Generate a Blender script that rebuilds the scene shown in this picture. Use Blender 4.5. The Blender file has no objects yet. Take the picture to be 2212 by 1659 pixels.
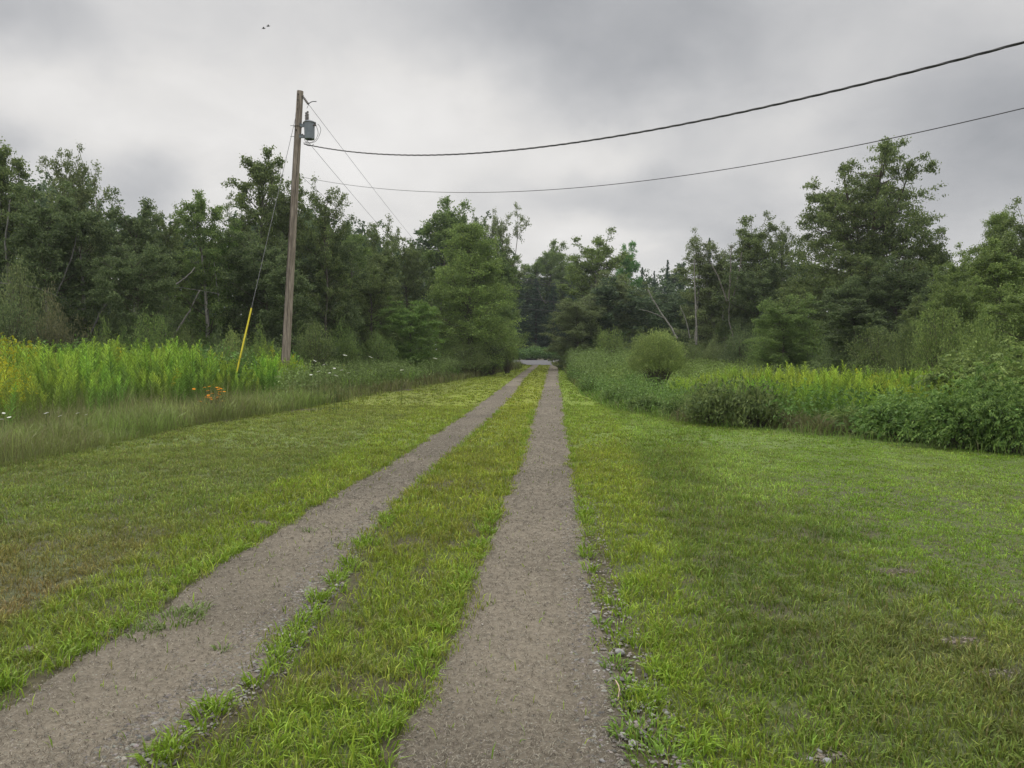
import bpy, math, random
import numpy as np
from mathutils import Vector, Matrix
random.seed(7); RNG = np.random.default_rng(7)
SC = bpy.context.scene; COL = SC.collection
# ------------------------------------------------------------------ camera
F, CX, CY, EYE = 1640.0, 1106.0, 829.5, 1.5          # photograph measured at 2212 x 1659
TH = math.atan((CY-765)/F)
cam_d = bpy.data.cameras.new('camera'); cam = bpy.data.objects.new('camera', cam_d); COL.objects.link(cam)
cam_d.sensor_width = 36; cam_d.lens = 36*F/2212; cam_d.clip_start = .05; cam_d.clip_end = 3000
cam.location = (0, 0, EYE); cam.rotation_euler = (math.pi/2-TH, 0, 0); SC.camera = cam
def ray(px, py):
    cx, cy = (px-CX)/F, -(py-CY)/F
    return Vector((cx, math.cos(TH)+cy*math.sin(TH), -math.sin(TH)+cy*math.cos(TH)))
def at(px, py, d):
    r = ray(px, py); return Vector((0, 0, EYE)) + r*(d/r.y)
def vnoise(x, y, s=1.0, seed=0):
    x = np.asarray(x, float)*s+seed*17.3; y = np.asarray(y, float)*s+seed*9.7
    xi, yi = np.floor(x), np.floor(y); u, v = x-xi, y-yi
    u, v = u*u*(3-2*u), v*v*(3-2*v)
    h = lambda a, b: np.modf(np.abs(np.sin(a*127.1+b*311.7+seed*3.1)*43758.5453))[0]
    return (h(xi, yi)*(1-u)+h(xi+1, yi)*u)*(1-v)+(h(xi, yi+1)*(1-u)+h(xi+1, yi+1)*u)*v
def fbm(x, y, s=1.0, seed=0):
    return .55*vnoise(x, y, s, seed)+.3*vnoise(x, y, s*2.3, seed+1)+.15*vnoise(x, y, s*5.1, seed+2)
def ground_z(x, y):
    x = np.asarray(x, float); y = np.asarray(y, float)
    t = np.clip(y-24, 0, None); z = .0102*(np.sqrt(t*t+25)-5)
    z = np.minimum(z, .62+.0*y)
    return z + .03*(fbm(x, y, .5, 3)-.5) + .012*(vnoise(x, y, 2.2, 8)-.5)
def gp(px, py):
    r = ray(px, py); z = 0.0
    for _ in range(6):
        t = (z-EYE)/r.z; z = float(ground_z(r.x*t, min(r.y*t, 200)))
    return Vector((r.x*t, r.y*t, z))
# ------------------------------------------------------------------ sky, sun, exposure
SUN_EL, SUN_AZ = math.radians(42), math.radians(-50)     # azimuth clockwise from +Y: up and to the left, over the wood
W = bpy.data.worlds.new('World'); SC.world = W; W.use_nodes = True
nt = W.node_tree; nt.nodes.clear(); N = nt.nodes.new; Lk = nt.links.new
def math_node(op, a, b=None, c=None, clamp=False, tree=None):
    t = tree or nt; n = t.nodes.new('ShaderNodeMath'); n.operation = op; n.use_clamp = clamp
    for i, v in enumerate((a, b, c)):
        if v is None: continue
        if isinstance(v, (int, float)): n.inputs[i].default_value = v
        else: t.links.new(v, n.inputs[i])
    return n.outputs[0]
out = N('ShaderNodeOutputWorld'); bg = N('ShaderNodeBackground'); Lk(bg.outputs[0], out.inputs[0])
tc = N('ShaderNodeTexCoord'); sep = N('ShaderNodeSeparateXYZ'); Lk(tc.outputs['Generated'], sep.inputs[0])
zc = math_node('ADD', math_node('MAXIMUM', sep.outputs[2], 0.0), .30)
comb = N('ShaderNodeCombineXYZ'); Lk(math_node('DIVIDE', sep.outputs[0], zc), comb.inputs[0]); Lk(math_node('DIVIDE', sep.outputs[1], zc), comb.inputs[1])
nz = N('ShaderNodeTexNoise'); nz.inputs['Scale'].default_value = 1.15; nz.inputs['Detail'].default_value = 8; nz.inputs['Roughness'].default_value = .55; nz.inputs['Distortion'].default_value = .25
Lk(comb.outputs[0], nz.inputs['Vector'])
nw = N('ShaderNodeTexNoise'); nw.inputs['Scale'].default_value = 2.6; nw.inputs['Detail'].default_value = 8; Lk(tc.outputs['Generated'], nw.inputs['Vector'])
wob = N('ShaderNodeVectorMath'); wob.operation = 'SUBTRACT'; Lk(nw.outputs['Color'], wob.inputs[0]); wob.inputs[1].default_value = (.5, .5, .5)
wob2 = N('ShaderNodeVectorMath'); wob2.operation = 'MULTIPLY_ADD'; Lk(wob.outputs[0], wob2.inputs[0]); wob2.inputs[1].default_value = (.28, .28, .28); Lk(tc.outputs['Generated'], wob2.inputs[2])
lum = math_node('MULTIPLY_ADD', math_node('SUBTRACT', nz.outputs['Fac'], .5),   .38, .645)
nf = N('ShaderNodeTexNoise'); nf.inputs['Scale'].default_value = 4.5; nf.inputs['Detail'].default_value = 9; nf.inputs['Roughness'].default_value = .6; nf.inputs['Distortion'].default_value = .4; Lk(comb.outputs[0], nf.inputs['Vector'])
lum = math_node('ADD', lum, math_node('MULTIPLY_ADD', nf.outputs['Fac'], .16, -.065))
# cloud masses: direction, angular radius in photo pixels, stretch, change of luminance
for px, py, rad, fl, amt in [(1330, 60, 520, 2.3, -.25), (1000, 10, 420, 2.4, -.10), (2150, 330, 330, 1.2, -.20), (1750, 60, 380, 1.4, -.10), (340, 390, 190, 1.5, -.19),
                         (0, 290, 120, 1.6, -.14), (1400, 400, 300, 3.0, -.12), (1600, 520, 260, 1.6, -.13), (60, 0, 260, 1.5, -.16), (2212, 560, 300, 1.2, -.10),
                         (300, 200, 420, 2.0, .12), (800, 260, 420, 1.6, .12), (1250, 300, 260, 3, .10), (1750, 250, 200, 2.0, .06), (1300, 500, 240, 2.5, .10), (0, 110, 180, 2, .10), (560, 420, 200, 2, .06), (1120, 500, 260, 2.5, .05)]:
    d = ray(px, py).normalized()
    su = N('ShaderNodeVectorMath'); su.operation = 'SUBTRACT'; Lk(wob2.outputs[0], su.inputs[0]); su.inputs[1].default_value = d
    ml = N('ShaderNodeVectorMath'); ml.operation = 'MULTIPLY'; Lk(su.outputs[0], ml.inputs[0]); ml.inputs[1].default_value = (1, 1, fl)
    ln = N('ShaderNodeVectorMath'); ln.operation = 'LENGTH'; Lk(ml.outputs[0], ln.inputs[0])
    mr = N('ShaderNodeMapRange'); mr.interpolation_type = 'SMOOTHERSTEP'; Lk(ln.outputs['Value'], mr.inputs[0])
    mr.inputs[1].default_value = 0; mr.inputs[2].default_value = rad/F; mr.inputs[3].default_value = amt; mr.inputs[4].default_value = 0
    lum = math_node('ADD', lum, mr.outputs[0])
zen = N('ShaderNodeMapRange'); zen.interpolation_type = 'SMOOTHSTEP'; Lk(sep.outputs[2], zen.inputs[0])   # overcast skies are brightest overhead
zen.inputs[1].default_value = .42; zen.inputs[2].default_value = .9; zen.inputs[3].default_value = 1; zen.inputs[4].default_value = 3.3
lumz = math_node('MULTIPLY', lum, zen.outputs[0])
tint = N('ShaderNodeMix'); tint.data_type = 'RGBA'; tint.clamp_factor = True
Lk(math_node('MULTIPLY', math_node('SUBTRACT', lum, .34), 2.6, clamp=True), tint.inputs[0])
tint.inputs[6].default_value = (.95, .975, 1.03, 1); tint.inputs[7].default_value = (1.03, 1.01, .985, 1)
cl = N('ShaderNodeVectorMath'); cl.operation = 'SCALE'; Lk(tint.outputs[2], cl.inputs[0]); Lk(lumz, cl.inputs['Scale'])
sky = N('ShaderNodeTexSky'); sky.sky_type = 'NISHITA'; sky.sun_disc = False; sky.sun_elevation = SUN_EL; sky.sun_rotation = SUN_AZ
sk = N('ShaderNodeVectorMath'); sk.operation = 'SCALE'; Lk(sky.outputs[0], sk.inputs[0]); sk.inputs['Scale'].default_value = .003     # the little clear sky light that comes through
ad = N('ShaderNodeVectorMath'); ad.operation = 'ADD'; Lk(cl.outputs[0], ad.inputs[0]); Lk(sk.outputs[0], ad.inputs[1])
Lk(ad.outputs[0], bg.inputs[0]); bg.inputs[1].default_value = 1.0
sd = bpy.data.lights.new('sun', 'SUN'); sd.energy = 1.3; sd.angle = math.radians(18); sd.color = (1, .95, .86)
so = bpy.data.objects.new('sun', sd); COL.objects.link(so)
sv = Vector((math.sin(SUN_AZ)*math.cos(SUN_EL), math.cos(SUN_AZ)*math.cos(SUN_EL), math.sin(SUN_EL)))
so.rotation_euler = sv.to_track_quat('Z', 'Y').to_euler(); so.location = sv*60
SC.view_settings.view_transform = 'Standard'; SC.view_settings.look = 'None'; SC.view_settings.exposure = 0; SC.view_settings.gamma = 1
SC.cycles.max_bounces = 5; SC.cycles.diffuse_bounces = 3; SC.cycles.transmission_bounces = 3; SC.cycles.glossy_bounces = 1
# ------------------------------------------------------------------ materials
def new_mat(name):
    m = bpy.data.materials.new(name); m.use_nodes = True; m.node_tree.nodes.clear(); return m, m.node_tree
def leaf_mat(name, mode, trans=.35, rough=.55):
    """mode 'object': colour of the object varied leaf by leaf; mode 'col': colour attribute"""
    m, t = new_mat(name); n = t.nodes.new
    o = n('ShaderNodeOutputMaterial'); p = n('ShaderNodeBsdfPrincipled'); tr = n('ShaderNodeBsdfTranslucent'); mx = n('ShaderNodeMixShader')
    if mode == 'object':
        oi = n('ShaderNodeObjectInfo'); at_ = n('ShaderNodeAttribute'); at_.attribute_name = 'tint'
        geo = n('ShaderNodeNewGeometry'); nz = n('ShaderNodeTexNoise'); nz.inputs['Scale'].default_value = .55; nz.inputs['Detail'].default_value = 2
        t.links.new(geo.outputs['Position'], nz.inputs['Vector'])
        f = math_node('MULTIPLY_ADD', at_.outputs['Fac'], .9, math_node('MULTIPLY_ADD', nz.outputs['Fac'], 1.3, -.15, tree=t), tree=t)
        hs = n('ShaderNodeHueSaturation'); t.links.new(oi.outputs['Color'], hs.inputs['Color'])
        t.links.new(math_node('MULTIPLY_ADD', f, .85, .22, tree=t), hs.inputs['Value'])
        t.links.new(math_node('MULTIPLY_ADD', at_.outputs['Fac'], -.035, .507, tree=t), hs.inputs['Hue'])
        src = hs.outputs[0]
    else:
        at_ = n('ShaderNodeAttribute'); at_.attribute_name = 'col'; src = at_.outputs['Color']
    t.links.new(src, p.inputs['Base Color']); t.links.new(src, tr.inputs[0])
    p.inputs['Roughness'].default_value = rough; p.inputs['Specular IOR Level'].default_value = .18
    mx.inputs[0].default_value = trans
    t.links.new(p.outputs[0], mx.inputs[1]); t.links.new(tr.outputs[0], mx.inputs[2]); t.links.new(mx.outputs[0], o.inputs[0])
    return m
def noisy_mat(name, c1, c2, scale=8, rough=.85, bump=.3, stretch=(1, 1, 1), detail=6, metal=0, objcol=False, spec=.3, coord='Object', lo=.35, hi=.65, col=False):
    m, t = new_mat(name); n = t.nodes.new
    o = n('ShaderNodeOutputMaterial'); p = n('ShaderNodeBsdfPrincipled'); t.links.new(p.outputs[0], o.inputs[0])
    tc = n('ShaderNodeTexCoord'); mp = n('ShaderNodeMapping'); mp.inputs['Scale'].default_value = stretch
    t.links.new(tc.outputs[coord], mp.inputs[0])
    nz = n('ShaderNodeTexNoise'); nz.inputs['Scale'].default_value = scale; nz.inputs['Detail'].default_value = detail; nz.inputs['Roughness'].default_value = .65
    t.links.new(mp.outputs[0], nz.inputs['Vector'])
    r = n('ShaderNodeMapRange'); t.links.new(nz.outputs['Fac'], r.inputs[0]); r.inputs[1].default_value = lo; r.inputs[2].default_value = hi
    mx = n('ShaderNodeMix'); mx.data_type = 'RGBA'; t.links.new(r.outputs[0], mx.inputs[0])
    mx.inputs[6].default_value = (*c1, 1); mx.inputs[7].default_value = (*c2, 1); res = mx.outputs[2]
    if objcol or col:
        if objcol: oi = n('ShaderNodeObjectInfo')
        else: oi = n('ShaderNodeAttribute'); oi.attribute_name = 'col'
        m2 = n('ShaderNodeMix'); m2.data_type = 'RGBA'; m2.blend_type = 'MULTIPLY'; m2.inputs[0].default_value = 1
        t.links.new(res, m2.inputs[6]); t.links.new(oi.outputs['Color'], m2.inputs[7]); res = m2.outputs[2]
    t.links.new(res, p.inputs['Base Color']); p.inputs['Roughness'].default_value = rough; p.inputs['Metallic'].default_value = metal; p.inputs['Specular IOR Level'].default_value = spec
    if bump:
        b = n('ShaderNodeBump'); b.inputs['Strength'].default_value = bump; b.inputs['Distance'].default_value = .02
        t.links.new(nz.outputs['Fac'], b.inputs['Height']); t.links.new(b.outputs[0], p.inputs['Normal'])
    return m
M = dict(
    leaf=leaf_mat('leaf', 'object'), blade=leaf_mat('grass_blade', 'col', .3, .5), petal=leaf_mat('petal', 'object', .25, .7),
    bark=noisy_mat('bark', (.45, .45, .45), (1.15, 1.12, 1.1), 14, .9, .5, (1, 1, .35), objcol=True),
    soil=noisy_mat('turf_soil', (.55, .55, .55), (1.25, 1.22, 1.15), 22, .95, .6, col=True, detail=8),
    track=noisy_mat('track_gravel', (.108, .094, .072), (.192, .170, .134), 60, .9, .8, detail=9, lo=.3, hi=.7, col=True),
    asphalt=noisy_mat('asphalt', (.10, .10, .105), (.15, .15, .155), 30, .85, .2),
    stone=noisy_mat('stone', (.6, .6, .6), (1.2, 1.2, 1.2), 30, .85, .3, objcol=True),
    bits=noisy_mat('grit', (.8, .8, .8), (1.2, 1.2, 1.2), 60, .85, 0, col=True),
    pole=noisy_mat('pole_wood', (.13, .105, .085), (.37, .315, .27), 4, .85, .4, (6, 6, .5), detail=8),
    wire=noisy_mat('cable', (.035, .035, .037), (.06, .06, .06), 20, .6, 0), steel=noisy_mat('steel', (.16, .16, .165), (.26, .26, .27), 10, .5, .1, metal=.5),
    yellow=noisy_mat('yellow_plastic', (.55, .46, .03), (.72, .62, .05), 6, .5, 0), tank=noisy_mat('tank_paint', (.15, .175, .21), (.21, .235, .27), 7, .45, .05, spec=.5),
    porc=noisy_mat('porcelain', (.09, .075, .07), (.15, .13, .12), 9, .3, 0, spec=.5), dark=noisy_mat('dark_mark', (.03, .025, .02), (.06, .05, .045), 9, .9, 0),
    bird=noisy_mat('feathers', (.10, .10, .10), (.16, .16, .16), 30, .8, 0), wood=noisy_mat('bare_wood', (.36, .26, .18), (.5, .38, .29), 40, .8, .1, (1, 1, .2)))
# ------------------------------------------------------------------ mesh helpers
def mesh(name, V, T, mat, tint=None, col=None, smooth=False):
    V = np.ascontiguousarray(V, np.float32); T = np.ascontiguousarray(T, np.int32)
    me = bpy.data.meshes.new(name); k = T.shape[1]
    me.vertices.add(len(V)); me.vertices.foreach_set('co', V.ravel())
    me.loops.add(T.size); me.loops.foreach_set('vertex_index', T.ravel())
    me.polygons.add(len(T)); me.polygons.foreach_set('loop_start', np.arange(0, T.size, k, dtype=np.int32))
    me.polygons.foreach_set('use_smooth', np.full(len(T), smooth))
    if tint is not None:
        a = me.attributes.new('tint', 'FLOAT', 'POINT'); a.data.foreach_set('value', np.ascontiguousarray(tint, np.float32))
    if col is not None:
        a = me.attributes.new('col', 'FLOAT_COLOR', 'POINT'); c = np.ones((len(V), 4), np.float32); c[:, :3] = col; a.data.foreach_set('color', c.ravel())
    me.materials.append(M[mat]); me.update(calc_edges=True); return me
def put(name, me, parent=None, color=None, loc=None):
    o = bpy.data.objects.new(name, me); COL.objects.link(o)
    if parent: o.parent = parent
    if color: o.color = (*color, 1)
    if loc is not None: o.location = loc
    return o
def tag(o, label=None, cat=None, group=None, kind=None):
    for k, v in (('label', label), ('category', cat), ('group', group), ('kind', kind)):
        if v: o[k] = v
    return o
def thing(name, loc, label, cat, group=None, rz=0):
    o = bpy.data.objects.new(name, None); COL.objects.link(o); o.location = loc; o.rotation_euler = (0, 0, rz); o.empty_display_size = .2
    return tag(o, label, cat, group)
class MB:                                             # collects triangles / quads of one mesh
    def __init__(s): s.V = []; s.T = []; s.n = 0
    def add(s, V, T):
        V = np.asarray(V, float); T = np.asarray(T, int)
        if T.shape[1] == 4: T = np.concatenate([T[:, [0, 1, 2]], T[:, [0, 2, 3]]])
        s.V.append(V); s.T.append(T+s.n); s.n += len(V)
    def tube(s, P, R, k=6, cap=True):
        P = np.asarray(P, float); R = np.broadcast_to(np.asarray(R, float), (len(P),))
        d = np.gradient(P, axis=0); d /= np.linalg.norm(d, axis=1)[:, None]+1e-9
        ref = np.where(np.abs(d[:, 2:3]) > .9, [[1., 0, 0]], [[0, 0, 1.]])
        a = np.cross(d, ref); a /= np.linalg.norm(a, axis=1)[:, None]+1e-9; b = np.cross(d, a)
        ang = np.arange(k)*2*math.pi/k
        V = (P[:, None]+R[:, None, None]*(a[:, None]*np.cos(ang)[None, :, None]+b[:, None]*np.sin(ang)[None, :, None])).reshape(-1, 3)
        i = np.arange(len(P)-1)[:, None]*k; j = np.arange(k)[None]; j2 = (j+1) % k
        T = np.stack([i+j, i+j2, i+k+j2, i+k+j], -1).reshape(-1, 4); s.add(V, T)
        if cap:
            for e, fl in ((0, 1), (len(P)-1, 0)):
                ring = V[e*k:(e+1)*k]; tri = [[0, q, q+1] if fl else [0, q+1, q] for q in range(1, k-1)]; s.add(ring, tri)
    def lathe(s, prof, c=(0, 0, 0), k=20):
        P = np.array([[c[0], c[1], c[2]+z] for r, z in prof]); R = np.array([r for r, z in prof])
        ang = np.arange(k)*2*math.pi/k
        V = np.stack([P[:, 0:1]+R[:, None]*np.cos(ang), P[:, 1:2]+R[:, None]*np.sin(ang), np.repeat(P[:, 2:3], k, 1)], -1).reshape(-1, 3)
        i = np.arange(len(P)-1)[:, None]*k; j = np.arange(k)[None]; j2 = (j+1) % k
        s.add(V, np.stack([i+j, i+j2, i+k+j2, i+k+j], -1).reshape(-1, 4))
    def box(s, lo, hi):
        x0, y0, z0 = lo; x1, y1, z1 = hi
        V = [(x0, y0, z0), (x1, y0, z0), (x1, y1, z0), (x0, y1, z0), (x0, y0, z1), (x1, y0, z1), (x1, y1, z1), (x0, y1, z1)]
        s.add(V, [(3, 2, 1, 0), (4, 5, 6, 7), (0, 1, 5, 4), (1, 2, 6, 5), (2, 3, 7, 6), (3, 0, 4, 7)])
    def get(s): return np.concatenate(s.V), np.concatenate(s.T)
    def mesh(s, name, mat, smooth=True, **k):
        V, T = s.get(); return mesh(name, V, T, mat, smooth=smooth, **k)
def unit(v): return v/(np.linalg.norm(v, axis=-1, keepdims=True)+1e-9)
def leaves(C, A, size, aspect, rng, up=.5, fold=.25):
    """folded leaf blades: centres C, growth directions A"""
    n = len(C); A = unit(A); nrm = unit(rng.normal(size=(n, 3))*(1-up)+np.array([0, 0, 1.])*up)
    S = unit(np.cross(A, nrm)); U = np.cross(S, A); L = (size*rng.uniform(.65, 1.3, n))[:, None]; w = L*aspect*.5
    b = C-A*L*.5; tip = C+A*L*.5-U*L*.12; l = C+S*w+U*w*fold-A*L*.06; r = C-S*w+U*w*fold-A*L*.06
    V = np.stack([b, l, tip, r], 1).reshape(-1, 3); i = np.arange(n)[:, None]*4
    T = np.concatenate([i+[0, 2, 1], i+[0, 3, 2]], 0)
    return V, T, np.repeat(rng.uniform(0, 1, n), 4)
def fitted(V, woods, R, H, pr=96):
    """scale leaves and wood together so that the crown really is H high and 2R wide"""
    k = np.array([R/np.percentile(np.hypot(V[:, 0], V[:, 1]), pr)]*2+[H/np.percentile(V[:, 2], 99.7)]); k = np.clip(k, .45, 1.8)
    for w in woods: w.V = [v*k for v in w.V]
    L = V.reshape(-1, 4, 3); c = L.mean(1, keepdims=True); return (c*k+(L-c)).reshape(-1, 3)
# ------------------------------------------------------------------ tree and shrub shapes (mesh data shared by copies)
def tree_shape(name, seed, H=10, R=2.4, base=.1, prof='oval', nprim=46, nsec=6, per=20, leaf=.10, elev=.7, droop=.0, forks=1, spread=.25, twig=.20, tr=.13, aspect=.6, up=.45, dens=2.6, rv=1.):
    rng = np.random.default_rng(seed); wood = MB(); limb = MB(); C = []; A = []; per = int(per*dens)
    P = {'oval': lambda t: math.sin(math.pi*min(1, .10+.82*t))**.55, 'cone': lambda t: (1-t)**.48*(.7+.3*min(1, t*5)), 'spire': lambda t: (1-t)**.9+.03,
         'round': lambda t: max(.16, 1-abs(2*t-1.1)**2.4/2.0)**.6, 'column': lambda t: (min(1, (1-t)*3.2)**.7)*(.75+.25*math.sin(t*9))}[prof]
    stems = []
    for k in range(forks):
        a = k*2.4+rng.uniform(0, 1); sp = spread*H*(0 if forks == 1 else rng.uniform(.5, 1)); t = np.linspace(0, 1, 9); hh = H*(1 if k == 0 else rng.uniform(.78, .97))
        wob = np.cumsum(rng.normal(size=(9, 2))*.012*H, 0)*t[:, None]
        q = np.clip((t-.12)/.88, 0, 1)**1.15
        S = np.stack([math.cos(a)*sp*q+wob[:, 0], math.sin(a)*sp*q+wob[:, 1], t*hh], 1)
        stems.append((S, hh)); limb.tube(S, tr*.35*(1-t*.95), 3, False); wood.tube(S, tr*(1-t*.93)**.9/(1 if forks == 1 else 1.4), 7)
    ts = np.sort(rng.uniform(0, 1, nprim)**(.9)); az = rng.uniform(0, 6)
    for t in ts:
        S, hh = stems[rng.integers(len(stems))]; az += 2.4+rng.normal()*.35
        h = base+(1-base)*t; f = h*8; i = min(7, int(f)); p0 = S[i]*(1-(f-i))+S[i+1]*(f-i)
        rr = R*(1 if forks == 1 else .72)*P(t)*(.92+rng.uniform(-.32, .30)*rv); el = elev*(.55+.75*t)+rng.normal()*.16; n = 6; s = np.linspace(0, 1, n)
        out = np.array([math.cos(az), math.sin(az), 0])
        br = p0+out*rr*s[:, None]*math.cos(el)**.4+np.array([0, 0, 1.])*(rr*(math.tan(min(el, 1.2))*s*.8-droop*s*s))[:, None]+np.cumsum(rng.normal(size=(n, 3))*.03*rr, 0)
        limb.tube(br, .017*rr**.8*(1-.88*s)+.003, 4, False)
        m = max(2, int(nsec*(.4+.6*P(t))))
        for u in rng.uniform(.22, 1.0, m):
            f = u*(n-1); i = min(n-2, int(f)); q0 = br[i]*(1-f+i)+br[i+1]*(f-i); d = unit(out*.7+rng.normal(size=3)*.75+np.array([0, 0, .35-droop*.7]))
            ll = rr*rng.uniform(.22, .42)*(1.1-.4*u)+.12; q1 = q0+d*ll+np.array([0, 0, -.15*droop*ll])
            limb.tube(np.stack([q0, (q0+q1)/2+rng.normal(size=3)*.03*ll, q1]), [.007, .005, .002], 3, False)
            k = max(4, int(per*(.5+ll))); v = rng.uniform(.1, 1.2, k)[:, None]**.8
            C.append(q0+(q1-q0)*v+rng.normal(size=(k, 3))*twig*(.5+.5*ll)*[1, 1, .7]); A.append(d*.7+rng.normal(size=(k, 3))*.8+[0, 0, -.25-droop])
        top = br[-1]; k = per*2; C.append(top+rng.normal(size=(k, 3))*twig*.8); A.append(rng.normal(size=(k, 3))+out*.5)
    for S, hh in stems:
        k = per*4; v = rng.uniform(.80, 1.0, k)[:, None]; C.append(S[7]+(S[8]-S[7])*((v-.80)/.2)*.9+rng.normal(size=(k, 3))*.13*(1.15-v)*[6, 6, 2]); A.append(rng.normal(size=(k, 3))+[0, 0, .6])
    V, T, ti = leaves(np.concatenate(C), np.concatenate(A), leaf, aspect, rng, up)
    V = fitted(V, (wood, limb), R, H)
    return dict(H=H, R=R, crown=mesh(name+'_crown', V, T, 'leaf', tint=ti), trunk=wood.mesh(name+'_trunk', 'bark'), limbs=limb.mesh(name+'_branches', 'bark'))
def spruce_shape(name, seed, H=10, R=1.7):
    rng = np.random.default_rng(seed); wood = MB(); C = []; A = []; wood.tube([(0, 0, 0), (0, 0, H*.5), (0, 0, H)], [.14, .08, .01], 6)
    for h in np.linspace(.06, .99, 62)*H:
        t = h/H; r = R*(1-t)**.85+.05; n = 6
        for k in range(n):
            a = rng.uniform(0, 6.28); rr = r*rng.uniform(.7, 1.15); o = np.array([math.cos(a), math.sin(a), 0]); side = np.array([-o[1], o[0], 0])
            m = int(16+26*rr); u = rng.uniform(.1, 1, m)[:, None]
            C.append(np.array([0, 0, h])+o*rr*u+side*rng.normal(size=(m, 1))*.16*rr*(1.2-u)+np.array([0, 0, 1.])*(-.28*rr*u+.16*rr*u*u)+rng.normal(size=(m, 3))*.03)
            A.append(o*.8+side*rng.normal(size=(m, 1))*.8+[0, 0, -.1]+rng.normal(size=(m, 3))*.2)
            wood.tube(np.stack([[0, 0, h], o*rr*.9+[0, 0, h-.2*rr]]), [.015, .005], 3, False)
    V, T, ti = leaves(np.concatenate(C), np.concatenate(A), .17, .32, rng, .5)
    return dict(H=H, R=R, crown=mesh(name+'_crown', V, T, 'leaf', tint=ti), trunk=wood.mesh(name+'_trunk', 'bark'))
def shrub_shape(name, seed, R=1.0, H=1.6, clusters=420, per=14, leaf=.07, aspect=.5, twig=.10, up=.4, bump=.25, rise=.35, open_base=0.0, out=.6):
    rng = np.random.default_rng(seed); wood = MB(); n = clusters
    d = unit(rng.normal(size=(n, 3))); d[:, 2] = np.abs(d[:, 2])*1.1-.12; d = unit(d)
    b = 1+bump*(np.sin(d[:, 0]*5+seed)*np.cos(d[:, 1]*6+seed*2)+.6*np.sin(d[:, 2]*9+d[:, 0]*7))+rng.normal(size=n)*.07
    rad = rng.uniform(0, 1, n)**.33*b; P = d*rad[:, None]*[R, R, H*(1-rise)]+[0, 0, H*rise]
    if open_base: P = P[P[:, 2] > open_base*H]
    P[:, 2] = np.clip(P[:, 2], .04, None)
    for p in P[:min(len(P), 90)]:
        q = np.array([p[0]*.12, p[1]*.12, 0]); mid = q*.4+p*.6+np.array([-p[0]*.12, -p[1]*.12, H*.06]); wood.tube(np.stack([q, mid, p]), [.018*H/1.6, .010, .004], 4, False)
    k = per; C = np.repeat(P, k, 0)+rng.normal(size=(len(P)*k, 3))*twig; A = np.repeat(unit(P-[0, 0, H*rise*.5])*out, k, 0)+rng.normal(size=(len(P)*k, 3))*.7+[0, 0, -.05]
    C[:, 2] = np.abs(C[:, 2])+.01
    V, T, ti = leaves(C, A, leaf, aspect, rng, up)
    V = fitted(V, (wood,), R, H)
    return dict(H=H, R=R, crown=mesh(name+'_foliage', V, T, 'leaf', tint=ti), trunk=wood.mesh(name+'_stems', 'bark'))
def pinnate_shape(name, seed, R=1.2, H=1.3, sprays=620, leaf=.105, bump=.2):
    """bush of arching canes whose leaves are long drooping rows of leaflets"""
    rng = np.random.default_rng(seed); wood = MB(); n = sprays
    d = unit(rng.normal(size=(n, 3))); d[:, 2] = np.abs(d[:, 2])*1.1-.1; d = unit(d)
    b = 1+bump*(np.sin(d[:, 0]*4+seed)*np.cos(d[:, 1]*5)+.5*np.sin(d[:, 0]*11+d[:, 1]*9))+rng.normal(size=n)*.08; rad = rng.uniform(.05, 1, n)**.35*b
    P = d*rad[:, None]*[R, R, H*.75]+[0, 0, H*.25]; P[:, 2] = np.clip(P[:, 2], .05, None)
    for p in P[:70]: wood.tube(np.stack([[p[0]*.2, p[1]*.2, 0], p*.55+[0, 0, H*.2], p]), [.012, .009, .004], 4, False)
    o = unit(d*[1, 1, .25]+rng.normal(size=(n, 3))*.35); side = unit(np.cross(o, [0, 0, 1.])); C = []; A = []
    for s in np.linspace(0, 1, 6):
        q = P+o*leaf*3.2*s+np.array([0, 0, 1.])*leaf*(.8*s-1.9*s*s)
        for sg in ((-1, 1) if s < 1 else (0,)):
            C.append(q+side*sg*leaf*.42+rng.normal(size=(n, 3))*.008); A.append(side*sg*.9+o*(.5 if sg else 1)+[0, 0, -.35]+rng.normal(size=(n, 3))*.22)
    C = np.concatenate(C); C[:, 2] = np.abs(C[:, 2])+.01
    V, T, ti = leaves(C, np.concatenate(A), leaf, .52, rng, .8)
    V = fitted(V, (wood,), R, H)
    return dict(H=H, R=R, crown=mesh(name+'_foliage', V, T, 'leaf', tint=ti), trunk=wood.mesh(name+'_canes', 'bark'))
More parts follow.
